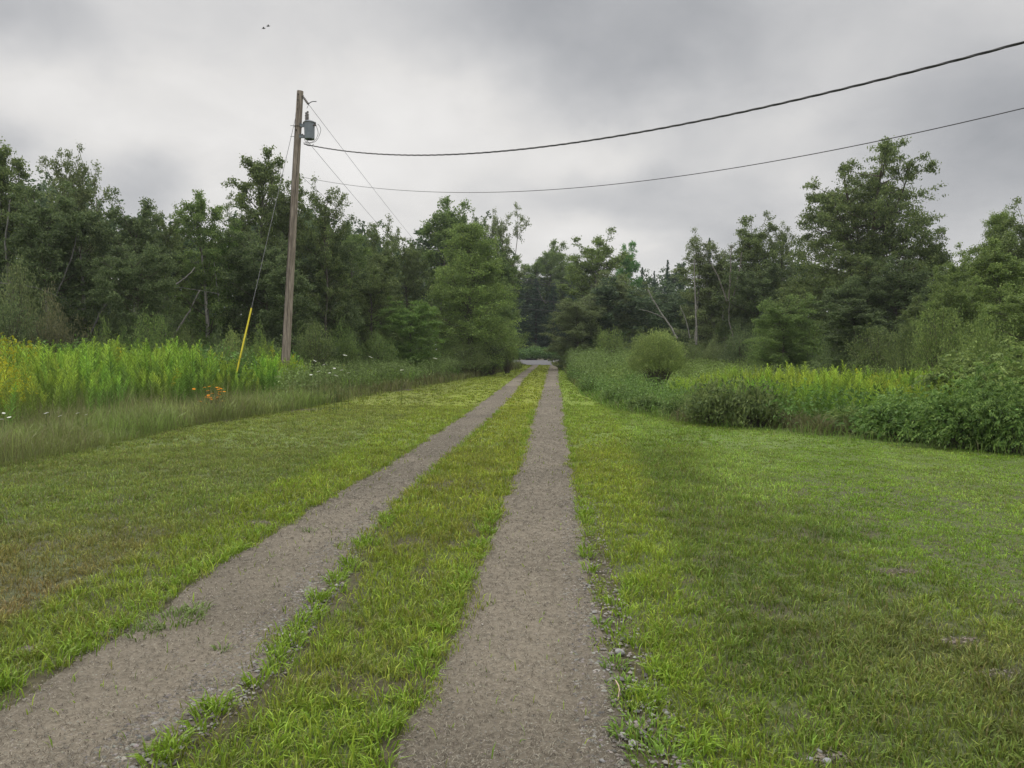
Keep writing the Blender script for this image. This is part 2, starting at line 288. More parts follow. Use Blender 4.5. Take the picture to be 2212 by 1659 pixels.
SH = dict(
    birch=[tree_shape('birch_a', 1, R=2.0, base=.10, prof='oval', nprim=70, nsec=7, per=22, leaf=.11, elev=.75, twig=.15), tree_shape('birch_b', 2, R=1.8, base=.12, prof='column', nprim=66, nsec=6, per=22, leaf=.11, elev=.85, twig=.14)],
    airy=[tree_shape('airy_a', 3, R=1.7, base=.2, prof='oval', nprim=46, nsec=6, per=15, leaf=.10, elev=.85, twig=.14), tree_shape('airy_b', 4, R=1.5, base=.25, prof='oval', nprim=46, nsec=6, per=15, leaf=.10, elev=.9, twig=.13, forks=2, spread=.07)],
    dense=[tree_shape('dense_a', 5, R=2.6, base=.03, prof='round', nprim=80, nsec=8, per=22, leaf=.125, elev=.55, twig=.17), tree_shape('dense_b', 6, R=2.3, base=.02, prof='column', nprim=84, nsec=8, per=20, leaf=.125, elev=.65, twig=.17)],
    cone=[tree_shape('cone_a', 7, rv=.45, R=2.5, base=.03, prof='cone', nprim=150, nsec=9, per=20, leaf=.10, elev=.85, twig=.18)],
    maple=[tree_shape('maple_a', 8, H=13, R=5.0, base=.14, prof='cone', rv=.5, nprim=190, nsec=10, per=17, leaf=.185, elev=.50, twig=.13, forks=6, spread=.12, tr=.24, aspect=.42, up=.6, dens=2.6)],
    spruce=[spruce_shape('spruce_a', 9)],
    shrub=[shrub_shape('shrub_a', 10, R=1.2, H=2.2, clusters=520), shrub_shape('shrub_b', 11, R=1.5, H=2.0, clusters=560, bump=.32, leaf=.075)],
    willow=[shrub_shape('willow_a', 12, R=1.15, H=2.35, clusters=1150, per=18, leaf=.085, aspect=.24, twig=.09, bump=.05, rise=.46, open_base=.12, up=.2, out=1.2)],
    bramble=[pinnate_shape('bramble_a', 13), pinnate_shape('bramble_b', 14, bump=.3)],
    broad=[shrub_shape('broad_a', 15, R=1.2, H=1.1, clusters=360, per=9, leaf=.13, aspect=.62, twig=.12, up=.75, bump=.2)])
BARK = dict(white=(.36, .35, .32), grey=(.16, .15, .13), brown=(.12, .10, .08))
COLR = dict(dark=(.145, .205, .07), deep=(.122, .178, .072), mid=(.15, .235, .07), green=(.14, .25, .06), light=(.185, .285, .075), olive=(.165, .245, .07), vivid=(.11, .28, .07),
            grey=(.175, .23, .095), pale=(.23, .315, .10), rust=(.15, .16, .08), spruce=(.065, .115, .07), lime=(.16, .26, .04))
CNT = {}
def plant(kind, px, top, d, halfw, col, bark, name, label, cat, group, lean=0, var=None):
    """stands at photo column px, distance d; its top reaches photo row top, half its width is halfw photo pixels"""
    sh = SH[kind][(CNT.get(kind, 0) if var is None else var) % len(SH[kind])]; CNT[kind] = CNT.get(kind, 0)+1
    p = at(px, 765, d); z = float(ground_z(p.x, p.y)); h = at(px, top, d).z-z; w = halfw/F*d*{'birch': 1.38, 'airy': 1.3, 'dense': 1.15}.get(kind, 1)
    root = thing(name, (p.x, p.y, z-.03), label, cat, group, rz=random.uniform(0, 6.28)); s = w/sh['R']
    for part, me, c in (('trunk' if kind in ('birch', 'airy', 'dense', 'cone', 'maple', 'spruce') else 'stems', sh['trunk'], BARK[bark]), ('crown' if kind in ('birch', 'airy', 'dense', 'cone', 'maple', 'spruce') else 'foliage', sh['crown'], COLR[col])):
        o = put(part, me, root, c); o.scale = (s, s, h/sh['H'])
    if 'limbs' in sh: o = put('branches', sh['limbs'], root, BARK['brown']); o.scale = (s, s, h/sh['H'])
    if lean: root.rotation_euler = (Matrix.Rotation(lean, 3, 'Y') @ Matrix.Rotation(root.rotation_euler.z, 3, 'Z')).to_euler()
    return root
# ------------------------------------------------------------------ the ground, the two tracks, the road
def interp(y, pts): a = np.array(pts); return np.interp(y, a[:, 0], a[:, 1])
LL = [(-3, -2.3), (2.9, -2.15), (3.75, -2.15), (4.4, -2.03), (4.94, -2.09), (6.1, -2.0), (7.2, -1.93), (10.5, -1.63), (18.2, -1.18), (29, -.64), (47, .4), (76, 2.2)]
LR = [(-3, -1.4), (2.75, -1.36), (3.5, -1.22), (4.6, -1.22), (5.8, -1.26), (10, -1.05), (18.2, -.5), (29, .04), (47, .9), (76, 2.75)]
RL = [(-3, -.65), (2.9, -.42), (3.74, -.33), (5.2, -.22), (7.2, -.10), (10, .10), (18.2, .53), (29, 1.17), (36, 1.55), (47, 2.15), (76, 3.85)]
RR = [(-3, .3), (2.8, .42), (3.65, .44), (4.85, .47), (6, .54), (10, .76), (18.2, 1.22), (29, 1.84), (36, 2.2), (47, 2.85), (76, 4.6)]
def pts_world(L): return np.array([tuple(gp(*p))[:2] for p in L])
LEFTB = pts_world([(0, 1012), (150, 985), (400, 925), (580, 897), (650, 885), (830, 850), (960, 828), (1060, 810), (1128, 795)])      # edge of the mowing, left
RIGHTB = pts_world([(2212, 992), (1900, 962), (1700, 940), (1500, 918), (1330, 888), (1262, 856), (1228, 825), (1216, 800)])
LEFTB = np.vstack([[-10.5, 6.5], [-8.6, 8.4], LEFTB]); RIGHTB = np.vstack([[12, 8.6], RIGHTB])
def left_edge(y): return np.interp(y, LEFTB[:, 1], LEFTB[:, 0])
def right_edge(y): return np.interp(y, RIGHTB[:, 1], RIGHTB[:, 0])
def hump(v, a, b, f): return np.clip((v-a)/f+.5, 0, 1)*np.clip((b-v)/f+.5, 0, 1)
def mixc(a, b, t): t = np.asarray(t)[..., None]; return a*(1-t)+np.asarray(b)*t
ROAD0, ROAD1 = 78.0, 84.0
def zones(x, y):
    """colour, density and height of the turf"""
    ll, lr, rl, rr = interp(y, LL), interp(y, LR), interp(y, RL), interp(y, RR)
    n1, n2, n3 = fbm(x, y, .55, 1), fbm(x, y, 1.7, 2), vnoise(x, y, 5, 4)
    wob = (n2-.5)*.35
    c = np.broadcast_to(np.array([.18, .275, .038]), x.shape+(3,)).copy(); den = np.ones(x.shape); hgt = .032+.022*n2
    far = np.clip((y-9)/12, 0, 1)
    c = mixc(c, (.23, .30, .038), np.clip(n1*1.6-.4, 0, 1)*.6)
    n4 = fbm(x, y, 3.2, 14); c = c*(.72+.56*n4)[..., None]; cv = np.clip((fbm(x, y, .9, 15)-.56)*9, 0, 1); c = mixc(c, (.10, .20, .05), cv*.25)
    # right: dark strip beside the verge, then the brighter mowing
    dk = hump(x+wob+(n1-.5)*.6, rr+.75+.0*y, 2.3+.05*np.clip(y-8, 0, 9), .5)*np.clip((15-y)/5, 0, 1)
    c = mixc(c, (.145, .21, .036), dk*.65); hgt += .008*dk
    br = np.clip((x-2.5-.05*y+wob)/.4, 0, 1)*np.clip((16-y)/3, 0, 1)*np.clip((y-3)/2, 0, 1); c = mixc(c, (.21, .34, .038), br*.85); hgt -= .02*br
    st = np.clip(np.sin((x*.94-(y-9)*.33)*2.6+n1*2)*.8+.4, 0, 1)*np.clip((x-1.8)/.8, 0, 1)*np.clip((y-6)/2, 0, 1); c = mixc(c, (.28, .40, .075), st*.8)      # mowing stripes
    rut = np.exp(-((x-2.42-.22*np.sin(y*1.1))/.13)**2)*np.clip((7.2-y)/1.5, 0, 1)*np.clip((n2-.3)*3, 0, 1); c = mixc(c, (.05, .085, .03), rut*.7); hgt += .03*rut
    bn = np.clip((n1-.42)*4, 0, 1)*hump(x, 1.6, 5, .8)*np.clip((5.2-y)/1.5, 0, 1); c = mixc(c, (.20, .175, .07), bn*.4)
    # left: brown thin turf near, olive further out
    lb = hump(x+wob*1.5, -4.6, ll-.42, .7)*np.clip((7.5-y)/2.5, 0, 1); c = mixc(c, (.25, .21, .075), lb*np.clip(.45+n2, 0, 1)); den *= 1-.35*lb*np.clip((n3-.4)*3, 0, 1)
    lo = np.clip((ll-.5-x+wob)/1.0, 0, 1)*np.clip((y-5)/4, 0, 1); c = mixc(c, (.20, .245, .06), lo*.75)
    # lime strips along the tracks
    lime = np.array([.25, .335, .036])*1.0
    w = .50+.045*np.clip(y, 0, 40)+wob*.9
    s1 = hump(ll-x, -.3, w, .22)
    s2 = hump(x-rr, -.3, .34+.055*np.clip(y, 0, 16)+wob, .3)*np.clip(1.2-.0*y, 0, 1)
    mid = hump(x, lr-.1, rl+.1, .1)
    c = mixc(c, lime, np.clip(s1*.9, 0, 1)); c = mixc(c, lime*[1.05, 1.02, 1], np.clip(s2*.8, 0, 1)); c = mixc(c, lime*[1.03, .93, 1.0], mid*.9)
    ng = np.clip((7-y)/4, 0, 1); c = mixc(c, (.205, .33, .038), np.maximum(np.maximum(s1, mid), s2*.7)*ng*.55)
    yel = np.maximum(s2*np.clip(1-abs(y-10.5)/3.5, 0, 1), mid*np.clip((y-8)/8, 0, 1)*.7); c = mixc(c, (.29, .33, .04), yel*np.clip(n2*1.5-.1, 0, 1)*.8)
    c = mixc(c, (.25, .295, .045), far*.6*(x < ll)*(x > left_edge(y)-1)); c = mixc(c, (.21, .31, .045), far*.6*(x > rr))
    c = c*(.70+.60*fbm(x, y, 2.6, 17))[..., None]; rp = fbm(x, y, 1.9, 18); rust = np.maximum(mid, .8*s1)*np.clip((rp-.52)*7, 0, 1)*np.clip((13-y)/5, 0, 1); c = mixc(c, (.21, .17, .06), rust*.28); den *= 1-.75*mid*np.clip((rp-.64)*9, 0, 1)*np.clip((12-y)/4, 0, 1)
    den *= 1-.5*np.clip((fbm(x, y, 4.5, 19)-.58)*8, 0, 1)*np.clip((11-y)/4, 0, 1)
    hgt += .014*np.maximum(s1, mid)*(y < 14)
    # tracks stay bare, with ragged edges; gravel margins stay thin
    e = (vnoise(x, y, 6, 6)-.5)*.14+(vnoise(x, y, 2.1, 7)-.5)*.12+(vnoise(x, y, 19, 7)-.5)*.10
    tr = np.maximum(hump(x+e, ll-.02, lr+.03, .14), hump(x+e, rl-.02, rr+.03, .14)); den *= 1-tr*(1-.012)
    gm = hump(x, rr-.1, rr+.22, .12)*np.clip((7.5-y)/2, 0, 1)*np.clip((n3*.6+n2*.6-.42)*5, 0, 1); den *= 1-.96*gm
    gl = hump(x, lr-.05, lr+.22, .12)*np.clip((8-y)/3, 0, 1)*np.clip((n2-.35)*5, 0, 1); den *= 1-.9*gl
    for bx, by, ba, bb in BARE:
        den *= 1-.97*np.exp(-(((x-bx)/ba)**2+((y-by)/bb)**2)**2)
    road = (y > 76.0) | ((y > 72.8) & (abs(x-3.25) < 1.9)); den *= ~road
    return c, den, hgt
BARE = []
for px, py, wpx, hpx in [(1948, 1236, 60, 6), (2075, 1388, 55, 12), (2160, 1460, 70, 12), (1785, 1640, 60, 16), (640, 886, 60, 4), (455, 908, 60, 6), (60, 1405, 26, 9), (230, 1370, 20, 8), (1385, 1570, 20, 12), (560, 1130, 40, 5), (700, 1110, 26, 4), (870, 842, 40, 3)]:
    g = gp(px, py); BARE.append((g.x, g.y, wpx/F*g.y, hpx*g.y**2/(F*EYE)))
xs = np.sinh(np.linspace(-6.2, 6.2, 420)); xs = xs/xs.max()*420; xs = np.sort(xs)
ys = np.concatenate([np.linspace(-60, 1.5, 24), 1.5+np.expm1(np.linspace(0, 6.2, 420))/np.expm1(6.2)*520+np.linspace(.02, 1, 420)])
X, Y = np.meshgrid(xs, ys); Z = ground_z(X, Y); far = np.clip((Y-100)/300, 0, 1); Z = Z-.0*far
c, den, _ = zones(X, Y); soil = np.array([.075, .068, .038]); gc = mixc(soil*np.ones(X.shape+(3,)), (.10, .15, .045), np.clip(den*1.6-.6, 0, 1)*np.clip((Y-4)/10, .45, .95))
gc = np.where((np.clip((Y-8)/14, 0, 1)*den)[..., None] > 0, mixc(gc, c*.75, 0*X) * (1-(np.clip((Y-8)/14, 0, 1)*den)[..., None]) + c*.72*(np.clip((Y-8)/14, 0, 1)*den)[..., None], gc)
i = np.arange((len(ys)-1))[:, None]*len(xs)+np.arange(len(xs)-1)[None]; Q = np.stack([i, i+1, i+1+len(xs), i+len(xs)], -1).reshape(-1, 4)
tag(put('ground', mesh('ground', np.stack([X, Y, Z], -1).reshape(-1, 3), Q, 'soil', col=gc.reshape(-1, 3), smooth=True)), kind='structure')
def strip(name, lo, hi, y0, y1, n, m, mat, dz, rag=.05):
    yy = y0+(y1-y0)*np.linspace(0, 1, n)**1.8; u = np.linspace(0, 1, m)
    a = interp(yy, lo)-.10+rag*(fbm(yy, yy*0, 2.2, 11)-.5)*2; b = interp(yy, hi)+.12+rag*(fbm(yy, yy*0, 2.5, 12)-.5)*2
    Xs = a[:, None]*(1-u)+b[:, None]*u; Ys = np.repeat(yy[:, None], m, 1); Zs = ground_z(Xs, Ys)+dz-.022*(1-hump(u, .08, .92, .12))[None]+.004*(vnoise(Xs, Ys, 14, 5)-.5)
    w = np.exp(-((u-.5)/.27)**2)[None]*.16; k = (.70+.42*fbm(Xs, Ys, 1.1, 90)+.22*fbm(Xs*3, Ys*.6, 1.5, 91)+w*.6)[..., None]*np.array([1.02, 1, .97]); k = k*(1-.22*np.clip((fbm(Xs, Ys, .8, 92)-.55)*5, 0, 1))[..., None]
    i = np.arange(n-1)[:, None]*m+np.arange(m-1)[None]; return put(name, mesh(name, np.stack([Xs, Ys, Zs], -1).reshape(-1, 3), np.stack([i, i+1, i+1+m, i+m], -1).reshape(-1, 4), mat, smooth=True, col=k.reshape(-1, 3)))
tag(strip('track_left', LL, LR, -3, 73.5, 500, 14, 'track', .010), kind='structure'); tag(strip('track_right', RL, RR, -3, 73.5, 500, 14, 'track', .010), kind='structure')
def sheet(name, pts, mat, dz, step=2.0):
    P = np.array(pts, float); c = P.mean(0); V = np.vstack([c, P]); Z = ground_z(V[:, 0], V[:, 1])+dz; n = len(P)
    return put(name, mesh(name, np.column_stack([V, Z]), [[0, 1+i, 1+(i+1) % n] for i in range(n)], mat))
mb = MB()                                                 # cross road, running away slightly to the right, on a low bank
uu = np.linspace(-160, 160, 161); va = np.array([0, 1.0, 3.2, 5.4, 6.4]); zb = np.array([-.25, .10, .16, .10, -.25])
Xr = np.repeat(uu[:, None], 5, 1); Yr = ROAD0+va[None]-(uu[:, None]-5)*.10; Zr = .70+zb[None]+0*Xr
i = np.arange(160)[:, None]*5+np.arange(4)[None]; mb.add(np.stack([Xr, Yr, Zr], -1).reshape(-1, 3), np.stack([i, i+5, i+6, i+1], -1).reshape(-1, 4)[:, ::-1])
tag(put('road', mb.mesh('road', 'asphalt')), kind='structure')
mb = MB(); ya = np.linspace(72.5, 78.9, 24); ua = np.linspace(0, 1, 16); ww = np.interp(ya, [72.5, 74, 77, 78.9], [1.7, 2.0, 3.4, 6.5]); cx = np.interp(ya, [72.5, 78.9], [3.2, 3.7])
Xa = cx[:, None]+ww[:, None]*(ua*2-1)[None]; Ya = np.repeat(ya[:, None], 16, 1); Za = np.maximum(ground_z(Xa, Ya)+.03, np.interp(Ya, [72.5, 76, 78.9], [.47, .60, .765])); i = np.arange(23)[:, None]*16+np.arange(15)[None]
mb.add(np.stack([Xa, Ya, Za], -1).reshape(-1, 3), np.stack([i, i+1, i+17, i+16], -1).reshape(-1, 4)); tag(put('driveway_mouth', mb.mesh('driveway_mouth', 'asphalt')), kind='structure')
# ------------------------------------------------------------------ turf: blades
def blades(P, Zb, h, w, lean, col, rng, az=None):
    n = len(P); az = rng.uniform(0, 2*math.pi, n) if az is None else az; o = np.stack([np.cos(az), np.sin(az), 0*az], 1); fa = az+rng.normal(size=n)*.9+math.pi/2
    s = np.stack([np.cos(fa), np.sin(fa), 0*fa], 1)*(w*.5)[:, None]; up = np.array([0, 0, 1.])
    b = np.column_stack([P, Zb]); l = lean[:, None]; H = h[:, None]
    m = b+o*H*l*.35+up*H*.60*np.sqrt(np.clip(1-l*l*.3, .1, 1)); t = b+o*H*l*1.0+up*H*np.sqrt(np.clip(1-l*l*.85, .03, 1))
    V = np.stack([b-s*.7, b+s*.7, m+s, m-s, t], 1).reshape(-1, 3); i = np.arange(n)[:, None]*5
    return V, np.concatenate([i+[0, 1, 2], i+[0, 2, 3], i+[3, 2, 4]]), np.repeat(col, 5, 0)
def stuff(name, parts, mat, label, cat, as_tint=False, smooth=False):
    V, T, K = [], [], []; n = 0
    for v, t, k in parts: V.append(v); T.append(t+n); K.append(k); n += len(v)
    return tag(put(name, mesh(name, np.concatenate(V), np.concatenate(T), mat, smooth=smooth, **({'tint': np.concatenate(K)} if as_tint else {'col': np.concatenate(K)}))), label, cat, kind='stuff')
rng = np.random.default_rng(21); parts = []
for y0, y1, dens, hs, ws in [(2.2, 4.2, 9500, 1.0, .0052), (4.2, 7, 5600, 1.0, .0060), (7, 12, 3600, 1.05, .0080), (12, 22, 1250, 1.05, .012), (22, 45, 230, 1.15, .022), (45, 76.5, 70, 1.3, .04)]:
    xa, xb = -.72*y1-.4, .72*y1+.4; xa = max(xa, -14); xb = min(xb, 13); n = int((xb-xa)*(y1-y0)*dens)
    x = rng.uniform(xa, xb, n); y = rng.uniform(y0, y1, n)
    k = (abs(x) < .72*y+.4) & (x > left_edge(y)-.5) & (x < right_edge(y)+.5) & (x > -.72*y-.4); x, y = x[k], y[k]
    m = len(x)*2//5; nt_ = max(1, int(len(x)/26)); k = rng.integers(0, nt_, len(x)-m); ts = (.030 if y0 < 7 else .045)*rng.uniform(.5, 1.5, nt_); dx, dy = rng.normal(size=(2, len(k)))*ts[k]      # most blades grow in tufts, leaning outward
    az = np.concatenate([rng.uniform(0, 6.28, m), np.arctan2(dy, dx)+rng.normal(size=len(k))*.6]); tv = np.concatenate([np.full(m, .88), rng.uniform(.78, 1.28, nt_)[k]]); th = np.concatenate([np.full(m, .8), rng.uniform(.75, 1.5, nt_)[k]])
    x, y = np.concatenate([x[:m], x[k]+dx]), np.concatenate([y[:m], y[k]+dy])
    c, den, hg = zones(x, y); kp = rng.uniform(0, 1, len(x)) < den; x, y, c, hg, az, tv, th = x[kp], y[kp], c[kp], hg[kp]*th[kp], az[kp], tv[kp], th[kp]; n = len(x)
    v = (rng.uniform(.62, 1.35, n)*tv)[:, None]; c = c*v; dry = rng.uniform(0, 1, n) < .10+.12*vnoise(x, y, 1.3, 9); c[dry] = c[dry]*.4+np.array([.20, .165, .085])*.6
    c[:, 0] *= rng.uniform(.85, 1.15, n)
    parts.append(blades(np.column_stack([x, y]), ground_z(x, y)-.004, hg*hs*rng.uniform(.5, 1.35, n), ws*rng.uniform(.6, 1.4, n), rng.uniform(.25, .98, n), c, rng, az))
# crab grass tufts sprawling over the track edges
def tuft(x, y, r, n, col, hh=.10, lean=(.55, 1)):
    a = rng.uniform(0, 6.28, n); q = r*np.sqrt(rng.uniform(0, 1, n))*.5; X, Y = x+q*np.cos(a), y+q*np.sin(a)
    return blades(np.column_stack([X, Y]), ground_z(X, Y), hh*rng.uniform(.6, 1.3, n), np.full(n, .0075)*rng.uniform(.7, 1.3, n), rng.uniform(*lean, n), np.array(col)*rng.uniform(.7, 1.3, n)[:, None], rng, a+rng.normal(size=n)*.5)
for yy in np.concatenate([np.arange(2.4, 7, .09), np.arange(7, 20, .22)]):
    for L, sg, lim in ((LL, -1, .5), (LR, 1, .75), (RL, -1, .75), (RR, 1, .62 if yy > 5 else .4)):
        if rng.uniform() < lim: tx = float(interp(yy, L))+sg*(.03+abs(rng.normal())*.06 if L is not RR or yy > 5 else .1+rng.uniform(0, .28)); parts.append(tuft(tx, yy+rng.normal()*.05, .10, 26 if yy < 7 else 16, (.19, .30, .03), .085))
for px, py, r, n in [(375, 1345, .16, 150), (300, 1375, .12, 70), (420, 1325, .08, 50), (1355, 1488, .10, 70), (1330, 1440, .08, 50), (1395, 1585, .13, 110), (1345, 1590, .05, 30), (1430, 1640, .14, 120), (1300, 1352, .05, 30), (670, 1150, .06, 30), (640, 1395, .05, 26), (480, 1410, .04, 20), (1370, 1520, .10, 60)]:
    g = gp(px, py); parts.append(tuft(g.x, g.y, r*2, n, (.16, .27, .04) if px > 700 else (.16, .23, .06), .05 if px > 430 else .065))
stuff('lawn_grass', parts, 'blade', 'mown grass of the lawn and the verges along both tracks, lime green near the gravel', 'grass')
# tall uncut grass at the left edge and a fringe under the thicket at the right
parts = []
def field(n, xa, xb, y0, y1, cond, col, h, w, lean, cl=.5):
    x = rng.uniform(xa, xb, n); y = rng.uniform(y0, y1, n); k = cond(x, y); x, y = x[k], y[k]; n = len(x)
    hh = h*(.25+1.25*fbm(x, y, 1.1, 31))*rng.uniform(.5, 1.25, n); c = np.array(col)*rng.uniform(.6, 1.35, n)[:, None]*(.55+.9*fbm(x, y, 1.1, 33))[:, None]; gg = np.clip((fbm(x, y, .5, 34)-.48)*6, 0, 1)[:, None]; c = c*(1-gg)+c*gg*[.92, 1.08, .85]
    dry = rng.uniform(0, 1, n) < .22; c[dry] = c[dry]*.35+np.array([.19, .165, .09])*.65
    return blades(np.column_stack([x, y]), ground_z(x, y)-.01, hh, w*rng.uniform(.6, 1.4, n)*np.clip(y/12, .8, 3), rng.uniform(*lean, n), c, rng)
parts.append(field(150000, -17, -2.0, 6, 24, lambda x, y: (x < left_edge(y)) & (x > left_edge(y)-5.5-.12*y) & (x > -.72*y-1), (.225, .265, .085), .50, .0075, (.1, .8)))
parts.append(field(9000, -17, -2.0, 6, 26, lambda x, y: (x < left_edge(y)-.3) & (x > left_edge(y)-5-.12*y) & (x > -.72*y-1), (.30, .27, .15), .85, .004, (.05, .5)))
parts.append(field(60000, -14, 2.6, 22, 72, lambda x, y: (x < left_edge(y)) & (x > left_edge(y)-3.5-.03*y), (.175, .19, .07), .5, .010, (.1, .7)))
parts.append(field(26000, 2.3, 11.5, 8, 30, lambda x, y: (x > right_edge(y)-.05) & (x < right_edge(y)+.7), (.16, .26, .05), .24, .008, (.2, .9)))
parts.append(field(30000, 1.9, 8, 30, 76, lambda x, y: (x > right_edge(y)+.1) & (x < right_edge(y)+2.5), (.17, .20, .065), .4, .014, (.1, .7)))
for px, py in [(1500, 918), (1560, 918), (1690, 925), (1710, 930), (1655, 925), (1760, 938), (1805, 945)]:
    g = gp(px, py-4); n = 260; a = rng.uniform(0, 6.28, n); X, Y = g.x+rng.normal(size=n)*.22, g.y+.15+rng.normal(size=n)*.12
    parts.append(blades(np.column_stack([X, Y]), ground_z(X, Y), rng.uniform(.25, .5, n), np.full(n, .009), rng.uniform(.3, 1, n), np.array([.17, .17, .075])*rng.uniform(.6, 1.3, n)[:, None], rng))
stuff('tall_grass', parts, 'blade', 'knee high uncut grass between the mown verge and the thickets', 'grass')
# ------------------------------------------------------------------ goldenrod stands
def stem_proto(seed, nl, bloom=0, leafw=.018):
    r = np.random.default_rng(seed); a = r.uniform(0, 6.28, nl); t = np.linspace(.12, 1, nl)**.85; bend = .10*t*t
    az = np.arange(nl)*2.4+a*.2; L = np.where(t > .9, .05, .11)*(1.15-.45*t)*1.3; el = .55+.5*t
    o = np.stack([np.cos(az)*np.cos(el), np.sin(az)*np.cos(el), np.sin(el)], 1); b = np.stack([bend, 0*t, t], 1)
    s = np.stack([-np.sin(az), np.cos(az), 0*az], 1)*leafw*.5; tip = b+o*L[:, None]+[0, 0, -.012]; mid = b+o*L[:, None]*.45+[0, 0, .006]
    V = np.stack([b, mid+s, tip, mid-s], 1).reshape(-1, 3); i = np.arange(nl)[:, None]*4; T = np.concatenate([i+[0, 1, 2], i+[0, 2, 3]])
    g = np.where(t[:, None] > .74, [[1.42, 1.40, 1.1]], [[.92, .97, 1.]])*r.uniform(.75, 1.25, nl)[:, None]; C = np.repeat(g, 4, 0)
    k = 6; tt = np.linspace(0, 1, k); P = np.stack([.10*tt*tt, 0*tt, tt], 1); m = MB(); m.tube(P, .0045, 3, False); v2, t2 = m.get()
    V, T, C = np.vstack([V, v2]), np.vstack([T, t2+len(V)]), np.vstack([C, np.full((len(v2), 3), .8)])
    if bloom:
        nb = bloom; q = r.uniform(.80, 1.06, nb); a = r.uniform(0, 6.28, nb); rr = .085*np.clip((1.08-q)/.2, .1, 1)*np.sqrt(r.uniform(0, 1, nb))
        c = np.stack([.10*q*q+rr*np.cos(a), rr*np.sin(a), q+rr*.3], 1); v3, t3, _ = leaves(c, r.normal(size=(nb, 3)), .028, .9, r, .4)
        C = np.vstack([C, np.full((len(v3), 3), -1.)]); T = np.vstack([T, t3+len(V)]); V = np.vstack([V, v3])
    return V, T, C
def replicate(proto, P, h, col, rng, wide=1.0, flower=(.44, .43, .03)):
    V, T, C = proto; n = len(P); m = len(V); a = rng.uniform(0, 6.28, n); ca, sa = np.cos(a)[:, None], np.sin(a)[:, None]; w = wide*rng.uniform(.85, 1.15, n)[:, None]*h[:, None]
    X = (V[:, 0]*ca-V[:, 1]*sa)*w+P[:, 0:1]+rng.normal(size=(n, 1))*.10*V[:, 2]*h[:, None]; Yy = (V[:, 0]*sa+V[:, 1]*ca)*w+P[:, 1:2]+rng.normal(size=(n, 1))*.10*V[:, 2]*h[:, None]; Zz = V[:, 2]*h[:, None]+ground_z(P[:, 0], P[:, 1])[:, None]
    K = C[None]*col[:, None, :]; fl = C[:, 0] < 0; K[:, fl] = np.array(flower)*rng.uniform(.6, 1.2, (n, 1, 1))
    return np.stack([X, Yy, Zz], -1).reshape(-1, 3), (T[None]+np.arange(n)[:, None, None]*m).reshape(-1, 3), K.reshape(-1, 3)
GP = [stem_proto(40+k, 66) for k in range(4)]; GF = [stem_proto(50+k, 44, 40) for k in range(3)]
def stand(n, xa, xb, y0, y1, cond, base, h, bloomf, wide=1.1):   # plants stand lower at the open edge
    x = rng.uniform(xa, xb, n); y = rng.uniform(y0, y1, n); k = cond(x, y); x, y = x[k], y[k]; n = len(x); nn = fbm(x, y, .45, 41)
    hh = h*(.30+.95*nn+.30*fbm(x, y, 1.5, 47))*rng.uniform(.66, 1.18, n)*(.55+.45*np.clip(np.maximum(left_edge(y)-x-1.3, x-right_edge(y)-1.4)/2.4, 0, 1)); c = np.array(base)*(.45+1.1*fbm(x, y, .8, 43))[:, None]*rng.uniform(.75, 1.2, n)[:, None]; c[:, 0] *= .55+.85*fbm(x, y, .7, 44)
    bl = rng.uniform(0, 1, n) < bloomf(x, y); out = []
    for q, S in ((bl, GF), (~bl, GP)):
        ix = np.nonzero(q)[0]
        for j, pr in enumerate(S):
            s = ix[j::len(S)]
            if len(s): out.append(replicate(pr, np.column_stack([x[s], y[s]]), hh[s], c[s], rng, wide))
    return out
inl = lambda x, y, px0, px1: (CX+F*x/y > px0) & (CX+F*x/y < px1)
bloom_l = lambda x, y: .85*np.clip((fbm(x, y, .45, 51)-.40)*6, 0, 1)*(inl(x, y, -60, 190) | inl(x, y, 285, 380))*(y < 19)+.012
gl = stand(4600, -24, -5.5, 13.5, 26, lambda x, y: (x < left_edge(y)-2.3+.8*np.clip((y-17)/3, 0, 1)-1.8*(fbm(x, y, .5, 60)-.3)) & (x > -.74*y-1) & inl(x, y, -80, 680), (.225, .325, .06), 1.52, bloom_l)
gl += stand(2600, -9.8, -3.2, 19.5, 27, lambda x, y: (x < left_edge(y)-1.8-1.2*(fbm(x, y, .5, 61)-.3)) & inl(x, y, 560, 760), (.20, .31, .055), 2.0, lambda x, y: 0*x+.05)
gl += stand(2600, -7, 0, 21, 50, lambda x, y: (x < left_edge(y)-.9) & (x > left_edge(y)-4.5) & inl(x, y, 740, 1060) & (fbm(x, y, .4, 62) > .42), (.19, .30, .055), 1.2, lambda x, y: 0*x+.06)
stuff('goldenrod_stand', gl, 'blade', 'bright green goldenrod stand coming into yellow flower left of the utility pole', 'wildflowers')
gr = stand(3400, 4.5, 15, 15.2, 24, lambda x, y: (x > right_edge(y)+1.6) & inl(x, y, 1450, 2080), (.235, .33, .058), .98, lambda x, y: .1*np.clip((x-7)/3, 0, 1)*inl(x, y, 1700, 2000))
gr += stand(900, 3.2, 9, 20, 34, lambda x, y: (x > right_edge(y)+.9) & inl(x, y, 1285, 1480) & (y < 27), (.18, .30, .05), .72, lambda x, y: 0*x)
stuff('goldenrod_thicket', gr, 'blade', 'yellow green goldenrod patch behind the dark brambles right of the drive', 'wildflowers')
wl = []
